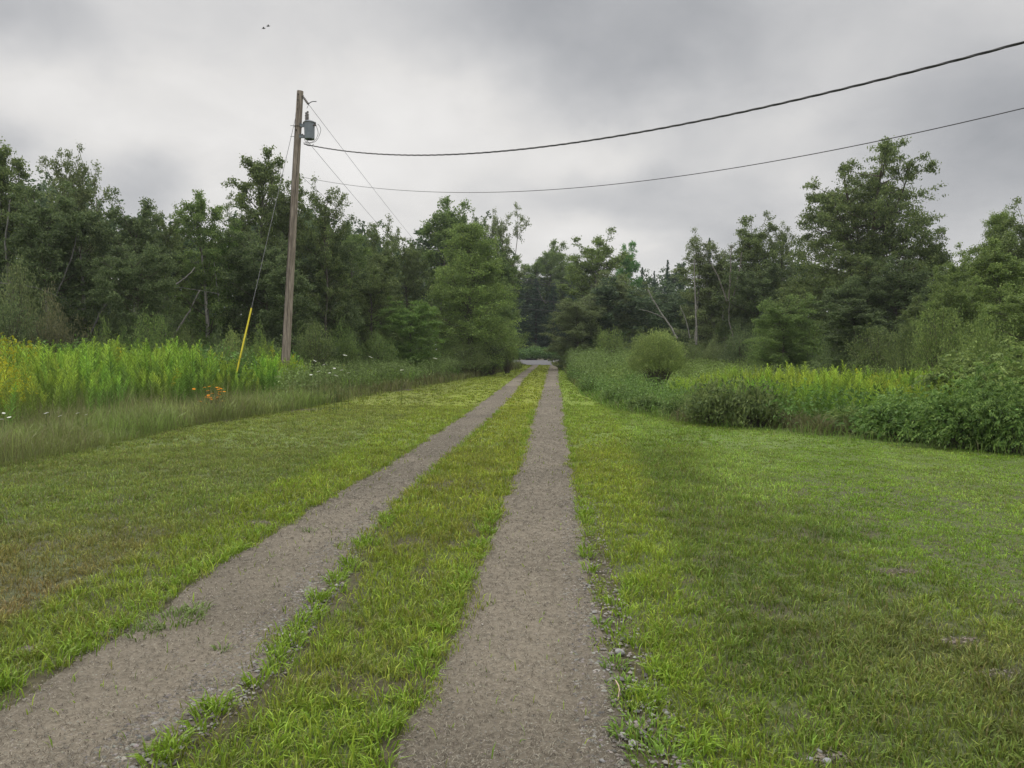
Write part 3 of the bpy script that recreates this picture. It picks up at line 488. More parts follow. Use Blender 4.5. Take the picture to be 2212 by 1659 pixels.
def leafmass(n, xa, xb, y0, y1, cond, col, h, leaf, k=7):
    x = rng.uniform(xa, xb, n); y = rng.uniform(y0, y1, n); q = cond(x, y); x, y = x[q], y[q]; n = len(x); hh = h*(.5+.8*fbm(x, y, .6, 71))
    C = np.stack([np.repeat(x, k), np.repeat(y, k), np.repeat(ground_z(x, y)+hh*rng.uniform(.1, 1, n)**.5, k)], 1)+rng.normal(size=(n*k, 3))*.10
    V, T, ti = leaves(C, rng.normal(size=(n*k, 3))+[0, 0, .2], leaf, .5, rng, .65)
    cc = np.array(col)*np.repeat((.6+.8*fbm(x, y, .5, 73))*rng.uniform(.7, 1.25, n), k*4)[:, None]*(.75+.5*ti)[:, None]; return V, T, cc
wl.append(leafmass(9000, -32, -8, 22, 31, lambda x, y: (x > -.76*y-1) & inl(x, y, -80, 800), (.14, .25, .06), 1.75, .12))
wl.append(leafmass(19000, -11, 0, 20, 60, lambda x, y: (x < left_edge(y)-.4) & (x > left_edge(y)-7) & inl(x, y, 600, 1120), (.18, .25, .08), 1.15, .075))
wl.append(leafmass(14000, 3, 30, 22, 48, lambda x, y: (x > right_edge(y)+.6) & inl(x, y, 1240, 2300) & ~(inl(x, y, 1345, 1500) & (y < 28.5)), (.18, .25, .065), 1.0, .08))
wl.append(leafmass(7000, 2.5, 9, 17, 46, lambda x, y: (x > right_edge(y)+.05) & (x < right_edge(y)+2.4) & inl(x, y, 1220, 1520), (.14, .23, .06), .7, .07))
wl.append(leafmass(9000, 2.2, 9, 30, 76, lambda x, y: (x > right_edge(y)+.2) & inl(x, y, 1215, 1420), (.16, .23, .07), 1.5, .09))
wl.append(leafmass(7000, -14, 26, 86, 92, lambda x, y: (fbm(x, y, .3, 80) > .1), (.10, .18, .05), 1.5, .20))
wl.append(leafmass(2600, 5, 14, 10, 22, lambda x, y: (x > right_edge(y)+.15) & (x < right_edge(y)+4) & inl(x, y, 1450, 2300), (.12, .22, .05), .75, .09))
stuff('weeds', wl, 'blade', 'leafy weeds and saplings filling the ground below the wood edge and beside the drive', 'weeds')
# ------------------------------------------------------------------ gravel, clippings
def pebbles(n, fx, size, col):
    x, y = fx(n); n = len(x); s = size*rng.uniform(.4, 1.5, n)[:, None]; base = np.array([[1, 0, 0], [0, 1, 0], [-1, 0, 0], [0, -1, 0], [0, 0, 1], [.6, .6, .5], [-.6, .6, .45], [-.5, -.6, .5]], float)
    B = base[None, :5]*rng.uniform(.6, 1.3, (n, 5, 3)); a = rng.uniform(0, 6.28, n); ca, sa = np.cos(a)[:, None], np.sin(a)[:, None]
    V = np.stack([(B[..., 0]*ca-B[..., 1]*sa)*s+x[:, None], (B[..., 0]*sa+B[..., 1]*ca)*s*.8+y[:, None], B[..., 2]*s*.55+(ground_z(x, y)+.010)[:, None]], -1).reshape(-1, 3)
    T = (np.array([[0, 1, 4], [1, 2, 4], [2, 3, 4], [3, 0, 4]])[None]+np.arange(n)[:, None, None]*5).reshape(-1, 3); return V, T, np.repeat(np.array(col)*rng.uniform(.45, 1.6, n)[:, None]*rng.uniform(.93, 1.07, (n, 3)), 5, 0)
def on_track(L, R, y0, y1, a=0., b=1., p=1.6):
    def f(n): y = y0+(y1-y0)*rng.uniform(0, 1, n)**p; u = rng.uniform(a, b, n); return interp(y, L)*(1-u)+interp(y, R)*u, y
    return f
gravel = [pebbles(16000, on_track(LL, LR, 2.4, 34, p=2.6), .0042, (.165, .152, .130)), pebbles(16000, on_track(RL, RR, 2.4, 34, p=2.6), .0042, (.165, .152, .130)),
          pebbles(2200, on_track(RL, RR, 2.4, 8, .80, 1.32, 1.5), .009, (.155, .145, .13)), pebbles(3600, on_track(LL, LR, 2.4, 8, .72, 1.18, 1.5), .008, (.14, .132, .118)),
          pebbles(170, on_track(RL, RR, 2.4, 5, .95, 1.3, 1.2), .014, (.185, .178, .162)), pebbles(260, on_track(LL, LR, 2.6, 5, .85, 1.15, 1.2), .013, (.185, .178, .162))]
for bx, by, ba, bb in BARE:
    gravel.append(pebbles(90, lambda n: (bx+rng.normal(size=n)*ba*.5, by+rng.normal(size=n)*bb*.5), .007, (.13, .115, .09)))
stuff('gravel', gravel, 'bits', 'loose grey gravel scattered on the tracks and thick along their margins', 'gravel', smooth=True)
def straw(n, f, col):
    x, y = f(n); a = rng.uniform(0, 6.28, n); L = rng.uniform(.012, .045, n)*np.clip(y/5, .8, 2); w = np.full(n, .0011)*np.clip(y/4, .8, 2.5); o = np.stack([np.cos(a), np.sin(a)], 1); s = np.stack([-o[:, 1], o[:, 0]], 1); z = ground_z(x, y)+.0155; P = np.column_stack([x, y])
    e = P+o*L[:, None]; cv = s*(rng.normal(size=n)*.18*L)[:, None]; q = (P+e)/2+cv; w = w[:, None]
    V = np.stack([np.column_stack([P-s*w, z]), np.column_stack([P+s*w, z]), np.column_stack([q+s*w, z+.006]), np.column_stack([q-s*w, z+.006]), np.column_stack([e+s*w, z]), np.column_stack([e-s*w, z])], 1).reshape(-1, 3); i = np.arange(n)[:, None]*6
    return V, np.concatenate([i+[0, 1, 2], i+[0, 2, 3], i+[3, 2, 4], i+[3, 4, 5]]), np.repeat(np.array(col)*rng.uniform(.4, 1.35, n)[:, None], 6, 0)
stuff('grass_clippings', [straw(12000, on_track(LL, LR, 2.4, 34, p=2.6), (.23, .21, .165)), straw(13000, on_track(RL, RR, 2.4, 34, p=2.6), (.23, .21, .165)), straw(9000, on_track(LL, LR, 2.4, 34, p=2.6), (.07, .055, .04)), straw(9000, on_track(RL, RR, 2.4, 34, p=2.6), (.07, .055, .04))], 'bits', 'dry tan grass clippings strewn over both tracks', 'clippings')
# ------------------------------------------------------------------ trees: (kind, column, top row, distance, half width, colour, bark, label, lean)
GL, GC, GR = 'trees along the left wood edge', 'trees at the far end of the drive', 'trees along the right wood edge'
TREES = [
 ('birch', -45, 292, 30, 75, 'deep', 'white', 'dark birch cut off by the left edge of the photo', GL, 0),
 ('birch', 32, 298, 30, 62, 'dark', 'white', 'tall dark birch nearest the left edge, its pale trunk showing low down', GL, 0),
 ('airy', 155, 306, 30, 48, 'grey', 'white', 'thin airy birch with a see-through top, tallest spire of the left wood', GL, 0),
 ('airy', 226, 348, 31, 46, 'grey', 'white', 'airy birch with a ragged top just right of the tallest left spire', GL, 0),
 ('birch', 108, 395, 28, 70, 'deep', 'white', 'full dark birch filling the gap below the two airy spires', GL, 0),
 ('birch', 190, 440, 29, 60, 'deep', 'white', 'mid height dark birch below the airy spires of the left wood', GL, 0),
 ('birch', 290, 425, 31, 62, 'deep', 'white', 'rounded dark birch sloping down to the dip in the left skyline', GL, 0),
 ('airy', 355, 443, 33, 34, 'dark', 'white', 'small airy tree standing in the dip of the left skyline', GL, 0),
 ('dense', 300, 520, 27, 70, 'deep', 'brown', 'low dark tree under the dip of the left skyline', GL, 0),
 ('dense', 405, 500, 36, 45, 'dark', 'brown', 'narrow dark tree behind the lighter birch left of the pole', GL, 0),
 ('birch', 452, 412, 32, 52, 'mid', 'white', 'lighter green birch with a thin white stem, between the skyline dip and the pole', GL, 0),
 ('birch', 490, 470, 34, 45, 'green', 'white', 'green birch tucked against the tall tree left of the pole', GL, 0),
 ('airy', 498, 425, 36, 30, 'dark', 'grey', 'leaning ragged crown just left of the tall tree by the pole', GL, .05),
 ('birch', 566, 316, 36, 56, 'dark', 'grey', 'tallest dark tree left of the utility pole with an open ragged top', GL, -.02),
 ('birch', 620, 368, 37, 46, 'dark', 'grey', 'tall dark tree directly behind the utility pole', GL, 0),
 ('dense', 580, 500, 33, 85, 'deep', 'brown', 'broad dark tree filling the wood below the tallest crown left of the pole', GL, 0),
 ('dense', 640, 560, 31, 70, 'deep', 'brown', 'dark round tree behind the foot of the utility pole', GL, 0),
 ('airy', 706, 388, 36, 44, 'dark', 'grey', 'ragged open tree right of the utility pole under the lower wire', GL, .03),
 ('dense', 712, 480, 37, 62, 'deep', 'brown', 'dense dark tree below the ragged tree right of the pole', GL, 0),
 ('birch', 762, 492, 42, 40, 'mid', 'grey', 'mid green tree under the slanting wires', GL, 0),
 ('airy', 826, 463, 46, 36, 'dark', 'grey', 'small pointed tree where the slanting wires meet the skyline', GL, .04),
 ('dense', 815, 520, 45, 52, 'dark', 'brown', 'dark tree standing below the point where the wires vanish', GL, 0),
 ('spruce', 790, 500, 50, 30, 'spruce', 'brown', 'dark spruce half hidden behind the trees right of the pole', GL, 0),
 ('dense', 880, 510, 52, 45, 'dark', 'brown', 'dark tree at the left foot of the tall rounded poplar', GL, 0),
 ('dense', 948, 424, 58, 76, 'mid', 'grey', 'tall rounded poplar rising behind the pale green pyramid tree', GC, 0),
 ('dense', 1005, 455, 60, 42, 'dark', 'grey', 'right shoulder of the rounded poplar, a slimmer tree with upright twigs', GC, 0),
 ('airy', 1052, 458, 64, 28, 'grey', 'grey', 'half bare grey tree between the poplar and the airy spire', GC, 0),
 ('airy', 1093, 440, 60, 34, 'grey', 'grey', 'airy spire shaped tree right of the pale green pyramid tree', GC, 0),
 ('dense', 1085, 545, 58, 45, 'mid', 'grey', 'bluish green tree under the airy spire beside the drive', GC, 0),
 ('cone', 1014, 482, 47, 94, 'light', 'grey', 'big pale green pyramid tree leafy to the ground left of the drive', GC, 0),
 ('dense', 1072, 620, 53, 36, 'mid', 'grey', 'green tree on the driveway side of the pale pyramid tree', GC, 0),
 ('birch', 805, 560, 40, 44, 'dark', 'grey', 'slim dark green tree left of the bright low tree', GL, 0),
 ('dense', 775, 640, 41, 40, 'deep', 'brown', 'low dark tree in shadow between pole and slim dark tree', GL, 0),
 ('dense', 888, 646, 39, 56, 'green', 'brown', 'low bright green spreading tree in front of the pale pyramid tree', GL, 0),
 ('dense', 1178, 520, 102, 48, 'mid', 'grey', 'blue green poplar beyond the road straight above the drive', GC, 0),
 ('dense', 1228, 545, 100, 40, 'mid', 'grey', 'lower poplar beyond the road, right of the drive gap', GC, 0),
 ('birch', 1140, 560, 104, 42, 'mid', 'grey', 'poplar beyond the road behind the airy spire', GC, 0),
 ('spruce', 1120, 590, 94, 40, 'spruce', 'brown', 'black green spruce in the drive gap, left one of the row beyond the road', GC, 0),
 ('spruce', 1158, 600, 95, 42, 'spruce', 'brown', 'black green spruce straight ahead in the drive gap beyond the road', GC, 0),
 ('spruce', 1196, 610, 94, 42, 'spruce', 'brown', 'black green spruce at the right of the drive gap beyond the road', GC, 0),
 ('spruce', 1232, 600, 95, 42, 'spruce', 'brown', 'black green spruce mostly behind the tree that leans to the drive', GC, 0),
 ('birch', 1288, 502, 66, 56, 'olive', 'white', 'olive green birch with an uneven top right of the drive gap', GC, 0),
 ('dense', 1350, 528, 82, 38, 'vivid', 'grey', 'bright green poplar crown behind the olive birch', GC, 0),
 ('dense', 1248, 640, 58, 62, 'grey', 'grey', 'grey green tree whose low limbs reach toward the drive mouth', GC, -.04),
 ('dense', 1320, 585, 60, 62, 'grey', 'grey', 'broad grey green tree below the olive birch', GC, 0),
 ('spruce', 1386, 576, 86, 22, 'spruce', 'brown', 'thin spruce tip, leftmost of the dark spikes right of the bright poplar', GC, 0),
 ('spruce', 1412, 584, 88, 20, 'spruce', 'brown', 'short thin spruce tip, second dark spike on the skyline', GC, 0),
 ('spruce', 1441, 560, 84, 26, 'spruce', 'brown', 'tallest dark spruce spike in the skyline gap', GC, 0),
 ('spruce', 1468, 574, 84, 24, 'spruce', 'brown', 'dark spruce spike touching the left side of the thin birches', GC, 0),
 ('dense', 1400, 620, 66, 60, 'dark', 'grey', 'dark olive tree filling the skyline gap behind the leaning trunk', GC, 0),
 ('dense', 1460, 630, 62, 50, 'deep', 'grey', 'dark tree below the spruce spikes', GC, 0),
 ('airy', 1502, 500, 52, 40, 'grey', 'white', 'thin birch with a straight white trunk, left of the bare forked birch', GR, 0),
 ('spruce', 1530, 512, 60, 24, 'spruce', 'brown', 'dark spruce tip poking up among the thin birches', GR, 0),
 ('airy', 1566, 508, 50, 44, 'grey', 'white', 'sparse birch with forked pale limbs showing through its leaves', GR, 0),
 ('birch', 1548, 560, 52, 62, 'grey', 'white', 'grey green birch below the sparse forked birch', GR, 0),
 ('birch', 1634, 462, 50, 50, 'dark', 'white', 'tall birch with an open pointed top left of the great ash', GR, 0),
 ('dense', 1630, 560, 48, 64, 'deep', 'brown', 'dark dense tree below the tall pointed birch', GR, 0),
 ('airy', 1694, 478, 50, 30, 'grey', 'grey', 'slim grey airy tree brushing the left side of the great ash', GR, 0),
 ('birch', 1735, 590, 46, 50, 'dark', 'grey', 'dark green tree beneath the left boughs of the great ash', GR, 0),
 ('maple', 1876, 338, 42, 158, 'dark', 'brown', 'great dark ash with many upright forks standing above the whole right wood', GR, 0),
 ('dense', 1800, 600, 38, 75, 'deep', 'brown', 'dark tree hiding the foot of the great ash on its left', GR, 0),
 ('dense', 1935, 560, 38, 80, 'deep', 'brown', 'dark tree hiding the foot of the great ash on its right', GR, 0),
 ('dense', 2010, 500, 40, 50, 'dark', 'brown', 'round dark tree against the right side of the great ash', GR, 0),
 ('dense', 1690, 640, 36, 66, 'mid', 'brown', 'rounded mid green tree left below the great ash', GR, 0),
 ('dense', 1860, 650, 31, 82, 'deep', 'brown', 'lowest dark tree straight below the great ash', GR, 0),
 ('cone', 2152, 458, 33, 56, 'olive', 'brown', 'olive green tree with a pointed tip near the right edge', GR, 0),
 ('dense', 2095, 530, 32, 62, 'olive', 'grey', 'olive crown stepping down left of the pointed olive tree', GR, 0),
 ('birch', 2212, 440, 30, 55, 'dark', 'grey', 'tall tree cut off by the right edge, behind the olive crowns', GR, 0),
 ('dense', 2175, 520, 27, 82, 'olive', 'grey', 'broad olive green tree beside the right edge', GR, 0),
 ('dense', 2060, 600, 27, 62, 'olive', 'grey', 'low olive tree whose boughs overhang the goldenrod', GR, 0),
 ('dense', 1970, 640, 30, 50, 'dark', 'brown', 'dark small tree in the shade left of the olive trees', GR, 0),
 ('dense', 2240, 600, 22, 90, 'olive', 'grey', 'leafy olive tree nearest the camera at the right edge', GR, 0),
]
for kind, px, top, d, hw, col, bark, label, grp, lean in TREES:
    nm = {'birch': 'birch_tree', 'airy': 'birch_tree', 'dense': 'broadleaf_tree', 'cone': 'broadleaf_tree', 'maple': 'ash_tree', 'spruce': 'spruce_tree'}[kind]
    if 'ash' not in label and kind in ('birch', 'airy') and 'birch' not in label: nm = 'broadleaf_tree'
    plant(kind, px, top, d, hw, col, bark, nm, label, {'birch_tree': 'birch', 'broadleaf_tree': 'tree', 'ash_tree': 'ash tree', 'spruce_tree': 'spruce'}[nm], grp, lean)
BL, BR = 'bushes in front of the left wood', 'bushes on the right of the drive'
SHRUBS = [
 ('shrub', 40, 560, 25, 62, 'grey', 'tall grey green bush at the left edge under the dark birches', 0),
 ('shrub', 120, 625, 24, 66, 'rust', 'rounded brownish bush sloping down to the right near the left edge', 0),
 ('shrub', 10, 640, 23, 80, 'deep', 'dark bush in the bottom left corner of the wood', 0),
 ('shrub', 222, 685, 24, 42, 'olive', 'small pale bush between the brownish bush and the willow thicket', 0),
 ('shrub', 330, 668, 25, 50, 'mid', 'green willow bush at the foot of the left wood', 0),
 ('shrub', 268, 705, 25, 40, 'mid', 'low green bush left of the long leaning birch trunk', 0),
 ('shrub', 400, 700, 26, 40, 'dark', 'dark bush at the foot of the long leaning birch trunk', 0),
 ('shrub', 468, 700, 27, 42, 'deep', 'dark bush behind the yellow guy guard', 0),
 ('shrub', 505, 706, 25, 38, 'pale', 'pale green bush behind the yellow guy guard', 0),
 ('shrub', 562, 702, 26, 44, 'olive', 'light rounded bush touching the left side of the pole foot', 0),
 ('shrub', 680, 690, 29, 50, 'dark', 'dark bush right of the pole foot', 0),
 ('shrub', 742, 685, 33, 42, 'mid', 'mid green bush half way from the pole to the bright low tree', 0),
 ('shrub', 820, 716, 36, 46, 'mid', 'shaded bush in front of the slim dark green tree', 0),
 ('shrub', 915, 738, 40, 40, 'mid', 'low dark bush at the foot of the bright low tree', 0),
 ('shrub', 1010, 735, 45, 58, 'dark', 'dark bush skirting the pale pyramid tree', 0),
 ('shrub', 1095, 695, 50, 28, 'olive', 'olive bush at the last bend of the drive on its left side', 0),
 ('shrub', 1062, 735, 47, 32, 'deep', 'dark low bush between the pyramid tree and the drive', 0),
 ('shrub', 1150, 742, 90, 34, 'dark', 'dark scrub beyond the road straight ahead', 0),
 ('shrub', 1215, 735, 91, 40, 'dark', 'dark scrub beyond the road right of the drive mouth', 0),
 ('shrub', 1262, 728, 60, 44, 'dark', 'dark bush under the tree that leans to the drive mouth', 0),
 ('shrub', 1318, 706, 44, 44, 'olive', 'light olive bush left of the round willow bush', 0),
 ('shrub', 1385, 712, 50, 40, 'dark', 'green bush close behind the round willow bush', 0),
 ('shrub', 1488, 742, 45, 42, 'dark', 'dark bush right behind the round willow bush', 0),
 ('shrub', 1540, 722, 46, 38, 'grey', 'grey green bush under the sparse forked birch', 0),
 ('shrub', 1600, 705, 44, 50, 'deep', 'deep shade bush under the tall pointed birch', 0),
 ('shrub', 1672, 668, 38, 55, 'mid', 'large green bush left of the dark trees under the ash', 0),
 ('shrub', 1745, 690, 36, 56, 'mid', 'green bush in front of the dark trees under the ash', 0),
 ('shrub', 1815, 705, 31, 58, 'deep', 'dark bush at the wood edge straight below the ash', 0),
 ('shrub', 1895, 700, 29, 62, 'dark', 'blue green bush at the wood edge right below the ash', 0),
 ('shrub', 1960, 690, 27, 50, 'dark', 'dark bush where the wood turns toward the camera', 0),
 ('shrub', 2030, 655, 23, 66, 'olive', 'arching olive bush above the goldenrod near the right edge', 0),
 ('shrub', 2120, 660, 20, 78, 'olive', 'big arching olive bush beside the right edge', 0),
 ('bramble', 2085, 752, 16, 110, 'olive', 'flat topped elder bush above the bramble bank', 1),
 ('bramble', 2200, 742, 14.6, 125, 'olive', 'elder bush with pale flat flower heads at the right edge', 1),
]
for kind, px, top, d, hw, col, label, v in SHRUBS:
    plant(kind, px, top, d, hw, col, 'brown', 'bush', label, 'bush', BL if px < 1170 else BR)
plant('willow', 1420, 712, 28, 62, 'pale', 'brown', 'willow_bush', 'round silvery green willow bush standing alone on bare stems right of the drive', 'willow bush', BR)
def ground_plant(kind, px, base, hw, h, col, label, name='bramble_bush', cat='bramble', grp='bramble bushes along the right lawn edge', back=0):
    g = gp(px, base); sh = SH[kind][CNT.get(kind, 0) % len(SH[kind])]; CNT[kind] = CNT.get(kind, 0)+1; R = hw/F*g.y; y = g.y+R*.75+back; x = g.x*y/g.y
    root = thing(name, (x, y, float(ground_z(x, y))-.02), label, cat, grp, rz=random.uniform(0, 6.28)); s = R/sh['R']
    for part, me, c in (('stems', sh['trunk'], BARK['brown']), ('foliage', sh['crown'], COLR[col])):
        o = put(part, me, root, c); o.scale = (s, s, h/sh['H'])
for a in [('bramble', 2190, 985, 85, 1.05, 'green', 'big bramble bush at the right edge of the lawn, cut off by the photo'), ('bramble', 2060, 975, 95, 1.12, 'green', 'tall bramble bush with some rusty leaves, second from the right edge'),
          ('bramble', 1935, 955, 85, .85, 'green', 'bramble bush sloping down to the dry grass tufts'), ('bramble', 2140, 965, 95, 1.38, 'green', 'high bramble bush behind the two at the right edge'),
          ('bramble', 1830, 938, 50, .55, 'olive', 'low yellowish bramble right of the dry grass tufts'), ('broad', 1540, 922, 70, .98, 'dark', 'dark glossy leaved bramble mound left of centre in the goldenrod'),
          ('broad', 1630, 927, 62, .98, 'dark', 'dark glossy leaved bramble mound next to the goldenrod front'), ('broad', 1700, 915, 40, .70, 'dark', 'small dark mound between the glossy brambles and the dry tufts'),
          ('broad', 1470, 905, 44, .55, 'mid', 'low leafy mound at the left end of the glossy brambles'), ('broad', 1400, 893, 46, .50, 'mid', 'low leafy mound bulging to the lawn below the round willow bush'),
          ('broad', 1335, 873, 36, .60, 'mid', 'low leafy mound beside the drive left of the willow bush'), ('broad', 1282, 850, 30, .75, 'mid', 'leafy mound close to the drive, nearest to its far bend'),
          ('broad', 1245, 826, 20, .9, 'mid', 'farthest leafy mound on the right shoulder of the drive'), ('broad', 1600, 900, 66, .95, 'mid', 'glossy leaved mound behind the two dark bramble mounds')]:
    ground_plant(*a)
# dark wood further back, one mass
def wood_mass(spots):
    proto = []
    for k in range(3):
        me = SH['dense'][k % 2]['crown'] if k < 2 else SH['birch'][0]['crown']; n = len(me.vertices); v = np.empty(n*3, np.float32); me.vertices.foreach_get('co', v); v = v.reshape(-1, 4, 3)
        tt = np.empty(n, np.float32); me.attributes['tint'].data.foreach_get('value', tt); s = np.random.default_rng(k).permutation(len(v))[:5200]; v = v[s]; c = v.mean(1, keepdims=True); v = c+(v-c)*2.0; proto.append((v.reshape(-1, 3), tt.reshape(-1, 4)[s].reshape(-1), [2.5, 2.2, 2.0][k]))
    out = []
    for j, (x, y, h, w) in enumerate(spots):
        v, t, R = proto[j % 3]; a = rng.uniform(0, 6.28); c, s = math.cos(a), math.sin(a); z = float(ground_z(x, y))
        V = np.stack([(v[:, 0]*c-v[:, 1]*s)*w/R+x, (v[:, 0]*s+v[:, 1]*c)*w/R+y, v[:, 2]*h/10+z], 1); i = np.arange(len(v)//4)[:, None]*4; out.append((V, np.concatenate([i+[0, 2, 1], i+[0, 3, 2]]), t))
    return out
sp = []
def sky_row(px, prof): return np.interp(px, *zip(*prof))
PROF = [(-400, 380), (0, 345), (200, 400), (280, 445), (360, 495), (420, 470), (500, 440), (600, 405), (720, 455), (800, 500), (860, 520), (950, 450), (1060, 480), (1140, 560), (1250, 570), (1350, 590), (1450, 620), (1560, 570), (1640, 520), (1740, 550), (1900, 560), (2060, 580), (2200, 520), (2600, 500)]
for d in (37, 46, 58, 72):
    for px in np.arange(-330, 2560, 1640*3.4/d):
        px += rng.normal()*15; x = (px-CX)/F*d
        if -8+.06*d*0 < x-.055*d+1 < 10 and abs(px-1185) < 1640*7/d and abs(px-1185) < (80 if d < 60 else 60): continue
        if 1080 < px < 1260 or (d < 56 and 780 < px < 1770) or (d < 40 and px < 1080 and px > 430) or (d < 45 and 1770 <= px < 2080): continue
        top = sky_row(px, PROF)+rng.uniform(5, 45); h = (765-top)/F*d+EYE; sp.append((x, d+rng.uniform(0, 4), h, rng.uniform(2.2, 3.2)))
for px in list(np.arange(700, 1700, 34))+list(np.arange(1060, 1290, 18)):
    d = rng.uniform(100, 118); sp.append(((px-CX)/F*d, d, rng.uniform(10.5, 12.8), 3.2))
tag(put('background_wood', None or (lambda P: mesh('background_wood', np.concatenate([p[0] for p in P]), np.concatenate([p[1]+sum(len(q[0]) for q in P[:i]) for i, p in enumerate(P)]), 'leaf', tint=np.concatenate([p[2] for p in P])))(wood_mass(sp)), color=(.085, .135, .065)), 'dark mass of woodland behind the separate edge trees on both sides and beyond the road', 'woodland', kind='stuff')
# pale leaning birch trunks in front of the dark wood
def stem_between(pts, d, r, color, label, name='leaning_birch', twigs=0):
    d += 1.6; r *= .75; color = tuple(c*.42 for c in color); P = [at(px, py, d+k*.15) for k, (px, py) in enumerate(pts)]; b = P[0].copy(); mb = MB(); Q = np.array([tuple(p-b) for p in P]); n = 12; t = np.linspace(0, len(Q)-1, n)
    S = np.stack([np.interp(t, np.arange(len(Q)), Q[:, i]) for i in range(3)], 1)+rng.normal(size=(n, 3))*r*.25; rr = r*np.linspace(1, .5, n); mb.tube(S, rr, 7)
    o = put(name, mb.mesh(name, 'bark'), color=color, loc=b); tag(o, label, 'birch trunk', 'pale leaning trunks')
    return o
def gdown(px, d): return 765+F*(EYE-float(ground_z((px-CX)/F*d, d)))/d
for pts, d, r, c, label in [([(355, 768), (378, 722), (405, 680), (431, 626)], 25.5, .055, (.50, .48, .44), 'long pale trunk leaning right in the left wood, foot hidden by bushes'),
    ([(195, 720), (222, 668), (250, 625), (277, 588)], 26, .05, (.30, .30, .27), 'grey trunk leaning right in the middle of the left wood'),
    ([(380, 614), (398, 602), (412, 590), (421, 578)], 27.6, .04, (.50, .49, .45), 'short bright white trunk piece slanting up high in the left wood'),
    ([(120, 640), (142, 590), (158, 545), (172, 470)], 26, .045, (.40, .40, .37), 'thin pale trunk rising below the tallest airy spire'),
    ([(14, 560), (10, 520), (18, 470), (22, 430)], 26, .05, (.40, .40, .37), 'pale trunk at the left edge above the grey green bush'),
    ([(474, 660), (468, 610), (464, 580), (463, 566)], 30, .035, (.55, .54, .50), 'thin white upright stem in front of the lighter green birch'),
    ([(600, 640), (603, 610), (607, 590), (608, 560)], 32, .06, (.38, .36, .33), 'grey upright trunk just left of the utility pole'),
    ([(0, 612), (40, 614), (80, 622), (125, 640)], 23.5, .02, (.55, .54, .50), 'thin white bough arching over the grey green bush at the left edge'),
    ([(262, 640), (300, 628), (350, 620), (400, 622), (470, 634)], 26.5, .017, (.62, .62, .58), 'very thin white fallen stem lying across the dark left wood'),
    ([(1464, 732), (1445, 700), (1420, 665), (1398, 625)], 43, .085, (.62, .60, .56), 'white trunk leaning left behind the round willow bush'),
    ([(1440, 690), (1420, 680), (1400, 672), (1380, 668)], 43.5, .045, (.50, .49, .45), 'thin side stem of the white leaning trunk behind the willow bush'),
    ([(1505, 745), (1504, 690), (1501, 620), (1500, 560)], 46, .085, (.62, .60, .56), 'straight upright white birch trunk right of the round willow bush'),
    ([(1490, 730), (1484, 700), (1478, 680), (1468, 660)], 46, .05, (.50, .49, .45), 'thin crooked white trunk left of the straight white trunk'),
    ([(1570, 650), (1560, 620), (1545, 585), (1530, 560)], 46, .07, (.48, .44, .39), 'left limb of the pale bare fork in the right wood'),
    ([(1574, 650), (1577, 610), (1578, 570), (1580, 530)], 46, .07, (.48, .44, .39), 'middle limb of the pale bare fork in the right wood'),
    ([(1582, 650), (1592, 615), (1598, 580), (1602, 545)], 46, .06, (.48, .44, .39), 'right limb of the pale bare fork in the right wood'),
    ([(1588, 745), (1580, 715), (1574, 690), (1576, 650)], 45, .06, (.42, .40, .36), 'crooked grey trunk carrying the bare fork in the right wood'),
    ([(1180, 655), (1172, 648), (1165, 632), (1160, 620)], 62, .06, (.32, .31, .28), 'pale bent limb hanging over the drive gap')]:
    stem_between(pts, d, r, c, label)
# ------------------------------------------------------------------ utility pole with transformer
PD = 25.0; top = at(648.5, 197, PD); foot = Vector((at(611, 765, PD).x, PD, float(ground_z(-7.5, PD))))
pole = thing('utility_pole', foot, 'weathered wooden utility pole with a grey transformer, leaning slightly right', 'utility pole')
T0 = top-foot; mb = MB(); t = np.linspace(0, 1, 14)
mb.tube(np.array([tuple(T0*float(u)) for u in t]), .150-.048*t, 20); put('shaft', mb.mesh('shaft', 'pole'), pole)
def along(py, dx=0., dy=0.):                              # point on the pole axis at photo row py, in the pole's frame
    h = at(640, py, PD).z-foot.z; return T0*(h/T0.z)+Vector((dx, dy, 0))
for py, w, h in [(206, .035, .05), (218, .03, .04), (227, .02, .04), (238, .015, .05), (283, .035, .05)]:
    c = along(py, -.03, -.115); mb = MB(); mb.lathe([(.0, -h*.5), (w*.6, -h*.4), (w*.6, h*.4), (0, h*.5)], c, 8); put('bolt', mb.mesh('bolt', 'dark'), pole)
mb = MB(); c = along(274); mb.lathe([(.118, -.012), (.124, -.01), (.124, .01), (.118, .012)], c, 20); put('band', mb.mesh('band', 'dark'), pole)
for pa, pb, ox, w in [(300, 560, .05, .006), (330, 700, -.06, .005), (470, 740, .01, .006)]:          # weather cracks
    P = []
    for q in np.linspace(0, 1, 9): a = along(pa+(pb-pa)*q, ox+.01*math.sin(q*9), 0); R = .150-.048*(a.z/T0.z); P.append((a.x, a.y-math.sqrt(R*R-ox*ox)+.0015, a.z))
    mb = MB(); mb.tube(P, [w*(.3+math.sin(math.pi*i/8)) for i in range(9)], 4); put('crack', mb.mesh('crack', 'dark'), pole)
P = []
for q in np.linspace(.0, .93, 30): a = T0*float(q); P.append((a.x-(.150-.048*q)*.80, a.y-(.150-.048*q)*.62, a.z))
mb = MB(); mb.tube(P, .010, 5); put('ground_wire', mb.mesh('ground_wire', 'dark'), pole)
tc_ = at(668.5, 282, PD-.05)-foot; tr_ = put('transformer', None, pole, loc=tc_); bpy.data.objects.remove(tr_)
